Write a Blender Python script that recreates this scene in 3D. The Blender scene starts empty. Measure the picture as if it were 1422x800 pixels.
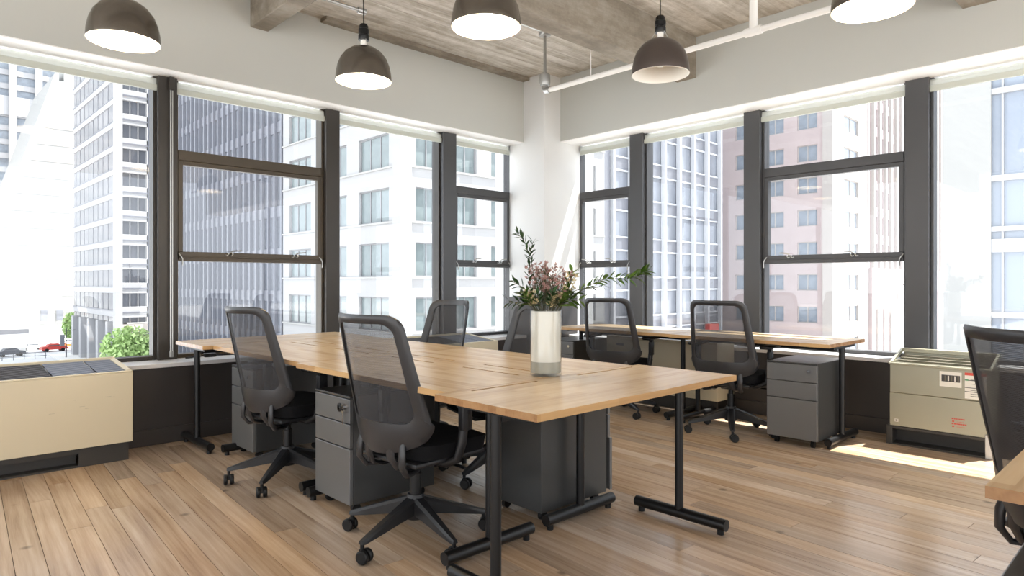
import bpy, bmesh, math, random
from mathutils import Vector, Matrix

random.seed(7)
S = bpy.context.scene
COL = S.collection
PI = math.pi

# ------------------------------------------------------------------ camera, world, sun, exposure
CAMH = 1.17
FPX = 917.0
VIEW = math.radians(46.28)                       # view direction measured from +X
cam_d = bpy.data.cameras.new('camera')
cam = bpy.data.objects.new('camera', cam_d)
COL.objects.link(cam)
cam_d.sensor_width = 36.0
cam_d.lens = FPX / 1422 * 36
cam_d.shift_y = -8 / 1422
cam_d.clip_start = 0.05
cam_d.clip_end = 2000
cam.location = (0, 0, CAMH)
cam.rotation_euler = (PI / 2, 0, VIEW - PI / 2)
S.camera = cam

W = bpy.data.worlds.new('world')
S.world = W
W.use_nodes = True
wn = W.node_tree
bg = wn.nodes['Background']
bg.inputs['Color'].default_value = (0.93, 0.965, 1.0, 1)
bg.inputs['Strength'].default_value = 2.45

sun_d = bpy.data.lights.new('sun', 'SUN')
sun_d.energy = 20.0
sun_d.angle = math.radians(0.6)
sun_d.color = (1.0, 0.95, 0.86)
sun = bpy.data.objects.new('sun', sun_d)
COL.objects.link(sun)
sun.location = (20, -10, 40)
sun.rotation_euler = Vector((-1.0, 0.42, -2.4)).to_track_quat('-Z', 'Y').to_euler()

S.view_settings.view_transform = 'Standard'
S.view_settings.look = 'None'
S.view_settings.gamma = 1.0
S.view_settings.use_curve_mapping = False
S.view_settings.exposure = 0.38
try:
    S.cycles.use_denoising = True
    S.cycles.max_bounces = 10
    S.cycles.transparent_max_bounces = 24
    S.cycles.sample_clamp_indirect = 8.0
    S.cycles.caustics_reflective = False
    S.cycles.caustics_refractive = False
except Exception:
    pass

# ------------------------------------------------------------------ materials
def new_mat(name):
    m = bpy.data.materials.new(name)
    m.use_nodes = True
    nt = m.node_tree
    b = nt.nodes['Principled BSDF']
    return m, nt, b

def mat(name, col, rough=0.5, metal=0.0, coat=0.0, emit=None, estr=0.0, spec=None, noise=0.0, nscale=8.0, bump=0.0, bscale=60.0):
    m, nt, b = new_mat(name)
    b.inputs['Base Color'].default_value = (*col, 1)
    b.inputs['Roughness'].default_value = rough
    b.inputs['Metallic'].default_value = metal
    b.inputs['Coat Weight'].default_value = coat
    if spec is not None:
        b.inputs['Specular IOR Level'].default_value = spec
    if emit:
        b.inputs['Emission Color'].default_value = (*emit, 1)
        b.inputs['Emission Strength'].default_value = estr
    tc = nt.nodes.new('ShaderNodeTexCoord')
    if noise > 0:
        n = nt.nodes.new('ShaderNodeTexNoise')
        n.inputs['Scale'].default_value = nscale
        n.inputs['Detail'].default_value = 6
        nt.links.new(tc.outputs['Object'], n.inputs['Vector'])
        r = nt.nodes.new('ShaderNodeMapRange')
        r.inputs['To Min'].default_value = 1 - noise
        r.inputs['To Max'].default_value = 1 + noise
        nt.links.new(n.outputs['Fac'], r.inputs['Value'])
        h = nt.nodes.new('ShaderNodeHueSaturation')
        h.inputs['Color'].default_value = (*col, 1)
        nt.links.new(r.outputs['Result'], h.inputs['Value'])
        nt.links.new(h.outputs['Color'], b.inputs['Base Color'])
    if bump > 0:
        n2 = nt.nodes.new('ShaderNodeTexNoise')
        n2.inputs['Scale'].default_value = bscale
        n2.inputs['Detail'].default_value = 4
        nt.links.new(tc.outputs['Object'], n2.inputs['Vector'])
        bp = nt.nodes.new('ShaderNodeBump')
        bp.inputs['Strength'].default_value = bump
        bp.inputs['Distance'].default_value = 0.01
        nt.links.new(n2.outputs['Fac'], bp.inputs['Height'])
        nt.links.new(bp.outputs['Normal'], b.inputs['Normal'])
    return m

def ramp(nt, stops):
    r = nt.nodes.new('ShaderNodeValToRGB')
    while len(r.color_ramp.elements) < len(stops):
        r.color_ramp.elements.new(0.5)
    for e, (p, c) in zip(r.color_ramp.elements, stops):
        e.position = p
        e.color = (*c, 1)
    return r

def wood_plank_mat():
    m, nt, b = new_mat('oak_floor')
    L = nt.links.new
    tc = nt.nodes.new('ShaderNodeTexCoord')
    oi = nt.nodes.new('ShaderNodeObjectInfo')
    ge = nt.nodes.new('ShaderNodeNewGeometry')
    add = nt.nodes.new('ShaderNodeMath'); add.operation = 'ADD'
    L(oi.outputs['Random'], add.inputs[0]); L(ge.outputs['Random Per Island'], add.inputs[1])
    fr = nt.nodes.new('ShaderNodeMath'); fr.operation = 'FRACT'
    L(add.outputs[0], fr.inputs[0])
    off = nt.nodes.new('ShaderNodeVectorMath'); off.operation = 'MULTIPLY_ADD'
    cv = nt.nodes.new('ShaderNodeCombineXYZ')
    for k in range(3):
        L(fr.outputs[0], cv.inputs[k])
    off.inputs[1].default_value = (37.0, 91.0, 13.0)
    L(cv.outputs[0], off.inputs[0]); L(tc.outputs['Object'], off.inputs[2])
    mp = nt.nodes.new('ShaderNodeMapping')
    mp.inputs['Scale'].default_value = (34.0, 1.1, 34.0)
    L(off.outputs[0], mp.inputs['Vector'])
    g = nt.nodes.new('ShaderNodeTexNoise')
    g.inputs['Scale'].default_value = 1.0; g.inputs['Detail'].default_value = 8; g.inputs['Roughness'].default_value = 0.65
    g.inputs['Distortion'].default_value = 0.15
    L(mp.outputs[0], g.inputs['Vector'])
    big = nt.nodes.new('ShaderNodeTexNoise')
    big.inputs['Scale'].default_value = 1.8; big.inputs['Detail'].default_value = 1.5
    L(off.outputs[0], big.inputs['Vector'])
    mix0 = nt.nodes.new('ShaderNodeMath'); mix0.operation = 'MULTIPLY_ADD'
    mix0.inputs[1].default_value = 0.72
    L(g.outputs['Fac'], mix0.inputs[0])
    sc = nt.nodes.new('ShaderNodeMath'); sc.operation = 'MULTIPLY'; sc.inputs[1].default_value = 0.28
    L(big.outputs['Fac'], sc.inputs[0]); L(sc.outputs[0], mix0.inputs[2])
    r = ramp(nt, [(0.25, (0.21, 0.115, 0.052)), (0.43, (0.39, 0.245, 0.132)), (0.58, (0.50, 0.345, 0.21)), (0.78, (0.61, 0.46, 0.315))])
    L(mix0.outputs[0], r.inputs['Fac'])
    h = nt.nodes.new('ShaderNodeHueSaturation')
    mr = nt.nodes.new('ShaderNodeMapRange')
    mr.inputs['To Min'].default_value = 0.84; mr.inputs['To Max'].default_value = 1.17
    L(fr.outputs[0], mr.inputs['Value']); L(mr.outputs['Result'], h.inputs['Value'])
    f2 = nt.nodes.new('ShaderNodeMath'); f2.operation = 'MULTIPLY'; f2.inputs[1].default_value = 7.31
    f3 = nt.nodes.new('ShaderNodeMath'); f3.operation = 'FRACT'
    L(fr.outputs[0], f2.inputs[0]); L(f2.outputs[0], f3.inputs[0])
    mr2 = nt.nodes.new('ShaderNodeMapRange')
    mr2.inputs['To Min'].default_value = 0.66; mr2.inputs['To Max'].default_value = 0.90
    L(f3.outputs[0], mr2.inputs['Value']); L(mr2.outputs['Result'], h.inputs['Saturation'])
    # knots
    kn = nt.nodes.new('ShaderNodeTexVoronoi'); kn.inputs['Scale'].default_value = 3.2
    L(off.outputs[0], kn.inputs['Vector'])
    kr = nt.nodes.new('ShaderNodeMapRange')
    kr.inputs['From Min'].default_value = 0.03; kr.inputs['From Max'].default_value = 0.10
    kr.inputs['To Min'].default_value = 0.45; kr.inputs['To Max'].default_value = 1.0
    L(kn.outputs['Distance'], kr.inputs['Value'])
    mm = nt.nodes.new('ShaderNodeMix'); mm.data_type = 'RGBA'; mm.blend_type = 'MULTIPLY'; mm.inputs[0].default_value = 1.0
    L(r.outputs['Color'], mm.inputs[6]); L(kr.outputs['Result'], mm.inputs[7])
    L(mm.outputs[2], h.inputs['Color'])
    L(h.outputs['Color'], b.inputs['Base Color'])
    b.inputs['Roughness'].default_value = 0.36
    rr = nt.nodes.new('ShaderNodeMapRange')
    rr.inputs['To Min'].default_value = 0.16; rr.inputs['To Max'].default_value = 0.29
    L(big.outputs['Fac'], rr.inputs['Value']); L(rr.outputs['Result'], b.inputs['Roughness'])
    bp = nt.nodes.new('ShaderNodeBump'); bp.inputs['Strength'].default_value = 0.12; bp.inputs['Distance'].default_value = 0.004
    L(g.outputs['Fac'], bp.inputs['Height']); L(bp.outputs['Normal'], b.inputs['Normal'])
    return m

def desk_wood_mat(name, stops, stave=0.045):
    m, nt, b = new_mat(name)
    L = nt.links.new
    tc = nt.nodes.new('ShaderNodeTexCoord')
    oi = nt.nodes.new('ShaderNodeObjectInfo')
    cv = nt.nodes.new('ShaderNodeCombineXYZ')
    L(oi.outputs['Random'], cv.inputs[0]); L(oi.outputs['Random'], cv.inputs[1])
    off = nt.nodes.new('ShaderNodeVectorMath'); off.operation = 'MULTIPLY_ADD'
    off.inputs[1].default_value = (17.0, 5.0, 0)
    L(cv.outputs[0], off.inputs[0]); L(tc.outputs['Object'], off.inputs[2])
    br = nt.nodes.new('ShaderNodeTexBrick')
    br.inputs['Scale'].default_value = 1.0
    br.inputs['Brick Width'].default_value = 0.42
    br.inputs['Row Height'].default_value = stave
    br.inputs['Mortar Size'].default_value = 0.0
    br.inputs['Color1'].default_value = (0, 0, 0, 1)
    br.inputs['Color2'].default_value = (1, 1, 1, 1)
    br.offset = 0.37
    L(off.outputs[0], br.inputs['Vector'])
    mp = nt.nodes.new('ShaderNodeMapping'); mp.inputs['Scale'].default_value = (2.5, 40, 40)
    L(off.outputs[0], mp.inputs['Vector'])
    g = nt.nodes.new('ShaderNodeTexNoise'); g.inputs['Scale'].default_value = 1.0; g.inputs['Detail'].default_value = 7
    g.inputs['Distortion'].default_value = 0.5
    L(mp.outputs[0], g.inputs['Vector'])
    a = nt.nodes.new('ShaderNodeMath'); a.operation = 'MULTIPLY_ADD'; a.inputs[1].default_value = 0.35
    s = nt.nodes.new('ShaderNodeMath'); s.operation = 'MULTIPLY'; s.inputs[1].default_value = 0.65
    L(br.outputs['Color'], a.inputs[0]); L(g.outputs['Fac'], s.inputs[0]); L(s.outputs[0], a.inputs[2])
    r = ramp(nt, stops)
    L(a.outputs[0], r.inputs['Fac']); L(r.outputs['Color'], b.inputs['Base Color'])
    b.inputs['Roughness'].default_value = 0.27
    bp = nt.nodes.new('ShaderNodeBump'); bp.inputs['Strength'].default_value = 0.05; bp.inputs['Distance'].default_value = 0.002
    L(g.outputs['Fac'], bp.inputs['Height']); L(bp.outputs['Normal'], b.inputs['Normal'])
    return m

def concrete_mat(name, stops, stretch=(0.7, 9, 9)):
    m, nt, b = new_mat(name)
    L = nt.links.new
    tc = nt.nodes.new('ShaderNodeTexCoord')
    oi = nt.nodes.new('ShaderNodeObjectInfo')
    cv = nt.nodes.new('ShaderNodeCombineXYZ')
    for k in range(3):
        L(oi.outputs['Random'], cv.inputs[k])
    off = nt.nodes.new('ShaderNodeVectorMath'); off.operation = 'MULTIPLY_ADD'
    off.inputs[1].default_value = (11, 23, 7)
    L(cv.outputs[0], off.inputs[0]); L(tc.outputs['Object'], off.inputs[2])
    mp = nt.nodes.new('ShaderNodeMapping'); mp.inputs['Scale'].default_value = stretch
    L(off.outputs[0], mp.inputs['Vector'])
    g = nt.nodes.new('ShaderNodeTexNoise'); g.inputs['Scale'].default_value = 1.0; g.inputs['Detail'].default_value = 9; g.inputs['Roughness'].default_value = 0.7
    L(mp.outputs[0], g.inputs['Vector'])
    g2 = nt.nodes.new('ShaderNodeTexNoise'); g2.inputs['Scale'].default_value = 4.0; g2.inputs['Detail'].default_value = 10; g2.inputs['Roughness'].default_value = 0.75
    L(off.outputs[0], g2.inputs['Vector'])
    a = nt.nodes.new('ShaderNodeMath'); a.operation = 'MULTIPLY_ADD'; a.inputs[1].default_value = 0.6
    s = nt.nodes.new('ShaderNodeMath'); s.operation = 'MULTIPLY'; s.inputs[1].default_value = 0.4
    L(g.outputs['Fac'], a.inputs[0]); L(g2.outputs['Fac'], s.inputs[0]); L(s.outputs[0], a.inputs[2])
    r = ramp(nt, stops)
    L(a.outputs[0], r.inputs['Fac'])
    h = nt.nodes.new('ShaderNodeHueSaturation')
    mr = nt.nodes.new('ShaderNodeMapRange'); mr.inputs['To Min'].default_value = 0.93; mr.inputs['To Max'].default_value = 1.06
    L(oi.outputs['Random'], mr.inputs['Value']); L(mr.outputs['Result'], h.inputs['Value'])
    L(r.outputs['Color'], h.inputs['Color']); L(h.outputs['Color'], b.inputs['Base Color'])
    b.inputs['Roughness'].default_value = 0.85
    bp = nt.nodes.new('ShaderNodeBump'); bp.inputs['Strength'].default_value = 0.5; bp.inputs['Distance'].default_value = 0.02
    L(a.outputs[0], bp.inputs['Height']); L(bp.outputs['Normal'], b.inputs['Normal'])
    return m

def glass_mat(name, tint, gloss=1.0):
    m = bpy.data.materials.new(name); m.use_nodes = True
    nt = m.node_tree; nt.nodes.clear(); L = nt.links.new
    o = nt.nodes.new('ShaderNodeOutputMaterial')
    t = nt.nodes.new('ShaderNodeBsdfTransparent'); t.inputs['Color'].default_value = (*tint, 1)
    g = nt.nodes.new('ShaderNodeBsdfGlossy'); g.inputs['Roughness'].default_value = 0.02
    f0 = nt.nodes.new('ShaderNodeLayerWeight'); f0.inputs['Blend'].default_value = 0.5
    f = nt.nodes.new('ShaderNodeMath'); f.operation = 'POWER'; f.inputs[1].default_value = 5.0
    L(f0.outputs['Facing'], f.inputs[0])
    k = nt.nodes.new('ShaderNodeMath'); k.operation = 'MULTIPLY_ADD'; k.inputs[1].default_value = 0.75 * gloss; k.inputs[2].default_value = 0.04 * gloss
    mx = nt.nodes.new('ShaderNodeMixShader')
    L(f.outputs[0], k.inputs[0]); L(k.outputs[0], mx.inputs[0]); L(t.outputs[0], mx.inputs[1]); L(g.outputs[0], mx.inputs[2])
    L(mx.outputs[0], o.inputs['Surface'])
    return m

def sheer_mat(name, col, opaque, weave=0.0, rough=0.7):
    m = bpy.data.materials.new(name); m.use_nodes = True
    nt = m.node_tree; L = nt.links.new
    b = nt.nodes['Principled BSDF']; o = nt.nodes['Material Output']
    b.inputs['Base Color'].default_value = (*col, 1); b.inputs['Roughness'].default_value = rough
    t = nt.nodes.new('ShaderNodeBsdfTransparent')
    mx = nt.nodes.new('ShaderNodeMixShader'); mx.inputs[0].default_value = opaque
    if weave > 0:
        tc = nt.nodes.new('ShaderNodeTexCoord')
        w = nt.nodes.new('ShaderNodeTexWave'); w.bands_direction = 'Z'; w.inputs['Scale'].default_value = weave
        w.inputs['Distortion'].default_value = 1.5; w.inputs['Detail'].default_value = 2
        L(tc.outputs['Object'], w.inputs['Vector'])
        r = nt.nodes.new('ShaderNodeMapRange'); r.inputs['To Min'].default_value = opaque - 0.06; r.inputs['To Max'].default_value = opaque + 0.06
        L(w.outputs['Fac'], r.inputs['Value']); L(r.outputs['Result'], mx.inputs[0])
    L(t.outputs[0], mx.inputs[1]); L(b.outputs[0], mx.inputs[2]); L(mx.outputs[0], o.inputs['Surface'])
    return m

M = {}
M['floor'] = wood_plank_mat()
M['subfloor'] = mat('subfloor_dark', (0.045, 0.03, 0.02), 0.9)
M['desk'] = desk_wood_mat('oak_worktop', [(0.2, (0.44, 0.29, 0.15)), (0.5, (0.58, 0.42, 0.24)), (0.8, (0.66, 0.50, 0.31))])
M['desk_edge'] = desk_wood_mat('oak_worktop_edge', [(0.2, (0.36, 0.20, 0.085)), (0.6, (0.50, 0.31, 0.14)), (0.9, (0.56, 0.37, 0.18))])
M['end_face'] = desk_wood_mat('oak_end_face', [(0.2, (0.24, 0.12, 0.05)), (0.6, (0.36, 0.20, 0.09)), (0.9, (0.42, 0.26, 0.13))])  # darker tone for the end faces of the worktops
M['ceil'] = concrete_mat('board_formed_concrete', [(0.32, (0.21, 0.175, 0.135)), (0.46, (0.41, 0.37, 0.315)), (0.60, (0.66, 0.63, 0.58))])
M['beam'] = concrete_mat('beam_concrete_shaded', [(0.34, (0.12, 0.098, 0.074)), (0.5, (0.235, 0.205, 0.165)), (0.68, (0.40, 0.37, 0.32))], (0.9, 4, 5))  # darkened: shade on the beam sides is put into the colour
M['white'] = mat('white_paint', (0.65, 0.655, 0.65), 0.55, noise=0.02, nscale=2, bump=0.03, bscale=40)
M['header_shaded'] = mat('header_paint_shaded', (0.47, 0.48, 0.455), 0.55, noise=0.02, nscale=2, bump=0.03, bscale=40)  # wall paint greyed: the header's weaker light is put into the colour
M['soffit'] = mat('soffit_paint_lit', (0.84, 0.84, 0.83), 0.5)  # wall paint whitened: window light from below is put into the colour
M['dark_wall'] = mat('dark_brown_paint', (0.034, 0.029, 0.027), 0.42, noise=0.12, nscale=5)
M['sill'] = mat('sill_paint_sky_sheen', (0.66, 0.66, 0.67), 0.28, noise=0.08, nscale=6)  # dark gloss sill painted pale: its sky reflection is put into the colour
M['bronze'] = mat('bronze_aluminium', (0.034, 0.029, 0.024), 0.42, 0.25, noise=0.1, nscale=3)
M['bronze2'] = mat('bronze_sash', (0.052, 0.039, 0.024), 0.40, 0.25, noise=0.1, nscale=3)
M['grey_frame'] = mat('grey_aluminium', (0.062, 0.062, 0.065), 0.42, 0.3, noise=0.08, nscale=3)
M['glass'] = glass_mat('tinted_window_glass', (0.94, 0.96, 0.98), 1.0)
M['vglass'] = glass_mat('vase_glass', (0.96, 0.97, 0.97), 1.0)
M['black'] = mat('black_powder_coat', (0.006, 0.006, 0.0065), 0.36, spec=0.35)
M['plastic'] = mat('charcoal_plastic', (0.013, 0.013, 0.0145), 0.40, spec=0.4, noise=0.1, nscale=30)
M['plate'] = mat('grey_backrest_plastic', (0.023, 0.023, 0.0255), 0.36, noise=0.06, nscale=30)
M['cushion'] = mat('black_seat_fabric', (0.007, 0.007, 0.008), 0.9, spec=0.15, bump=0.3, bscale=400)
M['mesh'] = sheer_mat('backrest_mesh', (0.030, 0.030, 0.034), 0.73, 60)
M['mesh_d'] = sheer_mat('dense_backrest_mesh', (0.022, 0.020, 0.022), 0.90, 60)
M['rubber'] = mat('castor_rubber', (0.006, 0.006, 0.0065), 0.45, spec=0.3)
M['chrome'] = mat('chrome', (0.75, 0.75, 0.76), 0.18, 1.0)
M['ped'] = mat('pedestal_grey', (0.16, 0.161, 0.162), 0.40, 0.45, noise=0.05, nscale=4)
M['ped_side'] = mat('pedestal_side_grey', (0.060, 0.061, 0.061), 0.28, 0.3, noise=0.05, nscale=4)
M['cream'] = mat('cream_enamel', (0.62, 0.55, 0.40), 0.42, noise=0.05, nscale=2.5)
M['scuff'] = mat('grey_scuff', (0.36, 0.32, 0.24), 0.7)
M['kick'] = mat('convector_kick', (0.030, 0.027, 0.024), 0.5)
M['grille_b'] = mat('blue_grey_grille', (0.20, 0.22, 0.27), 0.38, 0.3)
M['grille_d'] = mat('dark_grille', (0.045, 0.040, 0.042), 0.45, 0.2)
M['olive'] = mat('zinc_casing', (0.36, 0.345, 0.265), 0.36, 0.55, noise=0.08, nscale=3)
M['olive_d'] = mat('zinc_inside', (0.16, 0.145, 0.11), 0.5, 0.4, noise=0.25, nscale=9)
M['paper'] = mat('sticker_paper', (0.72, 0.70, 0.64), 0.6)
M['ink'] = mat('sticker_ink', (0.05, 0.05, 0.05), 0.6)
M['inkred'] = mat('sticker_red', (0.55, 0.07, 0.05), 0.6)
M['inkgreen'] = mat('sticker_green', (0.05, 0.30, 0.12), 0.6)
M['shade'] = mat('gunmetal_shade', (0.165, 0.148, 0.128), 0.26, 0.8, noise=0.08, nscale=12)
M['shade_d'] = mat('dark_bronze_shade', (0.10, 0.082, 0.075), 0.36, 0.6, noise=0.08, nscale=12)
M['enamel'] = mat('white_enamel', (0.85, 0.83, 0.78), 0.4)
M['bulb'] = mat('lit_bulb', (1, 0.9, 0.7), 0.3, emit=(1.0, 0.80, 0.54), estr=170)
M['bulb_off'] = mat('unlit_bulb', (0.75, 0.74, 0.70), 0.2)
M['pipe'] = mat('white_pipe_paint', (0.76, 0.755, 0.735), 0.4)
M['galv'] = mat('galvanised_steel', (0.42, 0.42, 0.41), 0.35, 0.85, noise=0.08, nscale=20)
M['blind'] = sheer_mat('blind_film', (0.70, 0.73, 0.69), 0.62, 0, 0.4)
M['blind_bar'] = mat('blind_hem', (0.45, 0.47, 0.42), 0.4)
M['ceramic'] = mat('white_vase_lining', (0.72, 0.68, 0.60), 0.3, noise=0.04, nscale=14)
M['water'] = mat('cloudy_water', (0.34, 0.32, 0.26), 0.08, noise=0.2, nscale=30)
M['leaf'] = mat('dark_green_leaf', (0.035, 0.085, 0.028), 0.45, noise=0.35, nscale=20)
M['leaf_l'] = mat('fresh_green_leaf', (0.11, 0.21, 0.035), 0.45, noise=0.3, nscale=20)
M['stem'] = mat('green_brown_stem', (0.07, 0.07, 0.03), 0.6)
M['pink'] = mat('dusty_pink_blossom', (0.36, 0.20, 0.175), 0.6, noise=0.3, nscale=60)
M['ivory'] = mat('cream_blossom', (0.66, 0.56, 0.33), 0.6, noise=0.15, nscale=60)

# outside
M['limestone'] = mat('pale_brick_facade', (0.30, 0.30, 0.305), 0.8, noise=0.05, nscale=0.6, bump=0.3, bscale=12)
M['white_stone'] = mat('white_stone_panels', (0.30, 0.30, 0.293), 0.8, noise=0.03, nscale=0.3)
M['white_rib'] = mat('white_ribs', (0.33, 0.33, 0.34), 0.6)
M['out_glass'] = mat('far_window_glass', (0.22, 0.25, 0.29), 0.10, 0.0, noise=0.35, nscale=0.9)
M['out_glass2'] = mat('green_grey_window_glass', (0.15, 0.18, 0.185), 0.18, 0.0, noise=0.3, nscale=1.3)
M['out_frame'] = mat('far_window_frame', (0.20, 0.20, 0.21), 0.5)
M['tower_glass'] = mat('dark_tower_glass', (0.165, 0.175, 0.20), 0.16, 0.0, noise=0.25, nscale=0.25)
M['tower_fin'] = mat('tower_fin_metal', (0.175, 0.182, 0.21), 0.5, 0.1)
M['tower_fin_d'] = mat('tower_spandrel', (0.16, 0.165, 0.19), 0.4, 0.1)
M['silver'] = mat('silver_mullion', (0.50, 0.51, 0.54), 0.4, 0.2)
M['grey_glass'] = mat('grey_curtain_glass', (0.20, 0.215, 0.25), 0.10, 0.0, noise=0.3, nscale=0.5)
M['pinkbrick'] = mat('pink_brick_facade', (0.39, 0.325, 0.32), 0.85, noise=0.08, nscale=0.8, bump=0.3, bscale=10)
M['palestone'] = mat('pale_trim_stone', (0.38, 0.35, 0.33), 0.8)
M['pale_glass'] = mat('pale_panel_glass', (0.22, 0.22, 0.23), 0.12, noise=0.25, nscale=0.12)
M['blueglass'] = mat('pale_blue_curtain_wall', (0.22, 0.25, 0.30), 0.2, noise=0.12, nscale=0.2)
M['asphalt'] = mat('street_asphalt', (0.50, 0.50, 0.51), 0.9, noise=0.1, nscale=0.5)
M['pavement'] = mat('pavement', (0.60, 0.59, 0.57), 0.9, noise=0.06, nscale=0.8)
M['tree'] = mat('street_tree_leaf', (0.40, 0.55, 0.22), 0.6, noise=0.3, nscale=1.5)
M['trunk'] = mat('tree_bark', (0.16, 0.12, 0.09), 0.8)
M['carw'] = mat('white_car_paint', (0.75, 0.75, 0.75), 0.3)
M['carr'] = mat('red_car_paint', (0.50, 0.06, 0.05), 0.3)
M['card'] = mat('dark_car_paint', (0.06, 0.065, 0.08), 0.3)
M['caro'] = mat('orange_barrier_plastic', (0.75, 0.22, 0.05), 0.5)
M['canvas'] = mat('white_awning_canvas', (0.75, 0.73, 0.70), 0.7)

# ------------------------------------------------------------------ mesh helpers
def box(bm, x0, x1, y0, y1, z0, z1, bev=0.0, seg=2, mi=0):
    r = bmesh.ops.create_cube(bm, size=1.0)
    vs = r['verts']
    for v in vs:
        v.co = Vector(((x0 + x1) / 2 + v.co.x * (x1 - x0), (y0 + y1) / 2 + v.co.y * (y1 - y0), (z0 + z1) / 2 + v.co.z * (z1 - z0)))
    fs = set(f for v in vs for f in v.link_faces)
    for f in fs:
        f.material_index = mi
    if bev > 0:
        es = list(set(e for v in vs for e in v.link_edges))
        bmesh.ops.bevel(bm, geom=es, offset=bev, segments=seg, affect='EDGES', profile=0.5)

def bx(*a, **k):
    bm = bmesh.new(); box(bm, *a, **k); return bm

def tube(bm, pts, r, n=8, closed=False, flat=1.0):
    pts = [Vector(p) for p in pts]
    k = len(pts)
    rs = r if isinstance(r, (list, tuple)) else [r] * k
    rings = []
    prev = None
    for i, p in enumerate(pts):
        if closed:
            t = (pts[(i + 1) % k] - pts[i - 1]).normalized()
        else:
            t = (pts[min(i + 1, k - 1)] - pts[max(i - 1, 0)]).normalized()
        if prev is None:
            up = Vector((0, 0, 1)) if abs(t.z) < 0.9 else Vector((1, 0, 0))
            a = t.cross(up).normalized()
        else:
            a = (prev - t * prev.dot(t)).normalized()
        prev = a
        b = t.cross(a)
        rings.append([bm.verts.new(p + a * math.cos(2 * PI * j / n) * rs[i] + b * math.sin(2 * PI * j / n) * rs[i] * flat) for j in range(n)])
    m = k if closed else k - 1
    for i in range(m):
        A, B = rings[i], rings[(i + 1) % k]
        for j in range(n):
            bm.faces.new((A[j], A[(j + 1) % n], B[(j + 1) % n], B[j]))
    if not closed:
        bm.faces.new(rings[0][::-1]); bm.faces.new(rings[-1])

def lathe(bm, prof, n=24, c=(0, 0, 0), axis='z'):
    def P(r, z, a):
        if axis == 'z': return Vector((c[0] + r * math.cos(a), c[1] + r * math.sin(a), c[2] + z))
        if axis == 'x': return Vector((c[0] + z, c[1] + r * math.cos(a), c[2] + r * math.sin(a)))
        return Vector((c[0] + r * math.sin(a), c[1] + z, c[2] + r * math.cos(a)))
    rings = []
    for r, z in prof:
        if r < 1e-6:
            rings.append([bm.verts.new(P(0, z, 0))])
        else:
            rings.append([bm.verts.new(P(r, z, 2 * PI * j / n)) for j in range(n)])
    for A, B in zip(rings[:-1], rings[1:]):
        for j in range(n):
            a, b = A[j % len(A)], A[(j + 1) % len(A)]
            c2, d = B[(j + 1) % len(B)], B[j % len(B)]
            vs = []
            for v in (a, b, c2, d):
                if v not in vs: vs.append(v)
            if len(vs) > 2:
                bm.faces.new(vs)

def cyl(bm, x, y, z0, z1, r, n=16):
    lathe(bm, [(0, z0), (r, z0), (r, z1), (0, z1)], n, (x, y, 0))

def plate(bm, us, vs, holes, d0, d1, P):
    """slab cut by grid lines us x vs; cells in holes are left open. P(u, v, d) -> point"""
    V = {}
    def g(u, v, d):
        k = (round(u, 5), round(v, 5), d)
        if k not in V: V[k] = bm.verts.new(P(u, v, d))
        return V[k]
    nu, nv = len(us) - 1, len(vs) - 1
    solid = lambda i, j: 0 <= i < nu and 0 <= j < nv and (i, j) not in holes
    for i in range(nu):
        for j in range(nv):
            if not solid(i, j): continue
            a, b, c, d = us[i], us[i + 1], vs[j], vs[j + 1]
            bm.faces.new([g(a, c, d0), g(b, c, d0), g(b, d, d0), g(a, d, d0)])
            bm.faces.new([g(a, d, d1), g(b, d, d1), g(b, c, d1), g(a, c, d1)])
            if not solid(i, j - 1): bm.faces.new([g(a, c, d1), g(b, c, d1), g(b, c, d0), g(a, c, d0)])
            if not solid(i, j + 1): bm.faces.new([g(a, d, d0), g(b, d, d0), g(b, d, d1), g(a, d, d1)])
            if not solid(i - 1, j): bm.faces.new([g(a, c, d0), g(a, d, d0), g(a, d, d1), g(a, c, d1)])
            if not solid(i + 1, j): bm.faces.new([g(b, c, d1), g(b, d, d1), g(b, d, d0), g(b, c, d0)])

def xf(bm, Mx):
    bmesh.ops.transform(bm, matrix=Mx, verts=bm.verts[:]); return bm

def mesh(name, bm, m, smooth=False, ang=35):
    me = bpy.data.meshes.new(name)
    bmesh.ops.recalc_face_normals(bm, faces=bm.faces[:])
    bm.to_mesh(me); bm.free()
    for mm in (m if isinstance(m, (list, tuple)) else [m]):
        me.materials.append(mm)
    if smooth:
        me.shade_smooth()
        me.set_sharp_from_angle(angle=math.radians(ang))
    return me

def obj(name, bm, m, parent=None, smooth=False, loc=None, rz=0.0, ang=35):
    me = bm if isinstance(bm, bpy.types.Mesh) else mesh(name, bm, m, smooth, ang)
    o = bpy.data.objects.new(name, me)
    COL.objects.link(o)
    if parent: o.parent = parent
    if loc is not None: o.location = loc
    if rz: o.rotation_euler = (0, 0, rz)
    return o

def thing(name, label, cat, loc=(0, 0, 0), rz=0.0, group=None):
    o = bpy.data.objects.new(name, None)
    o.empty_display_size = 0.1
    COL.objects.link(o)
    o.location = loc; o.rotation_euler = (0, 0, rz)
    return tag(o, label, cat, group)

def tag(o, label, cat, group=None):
    o['label'] = label; o['category'] = cat
    if group: o['group'] = group
    return o

def struct(o, label=None):
    o['kind'] = 'structure'
    if label: o['label'] = label
    return o

KIDS = {}
def kids(o):
    return [c for c in bpy.data.objects if c.parent == o]

def dup(root, loc, rz, label, group=None):
    def rec(o, parent):
        c = o.copy(); COL.objects.link(c)
        if parent: c.parent = parent
        for ch in kids(o): rec(ch, c)
        return c
    ks = [o for o in bpy.data.objects]
    r = rec(root, None)
    r.location = loc; r.rotation_euler = (0, 0, rz); r['label'] = label
    if group: r['group'] = group
    return r

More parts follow.
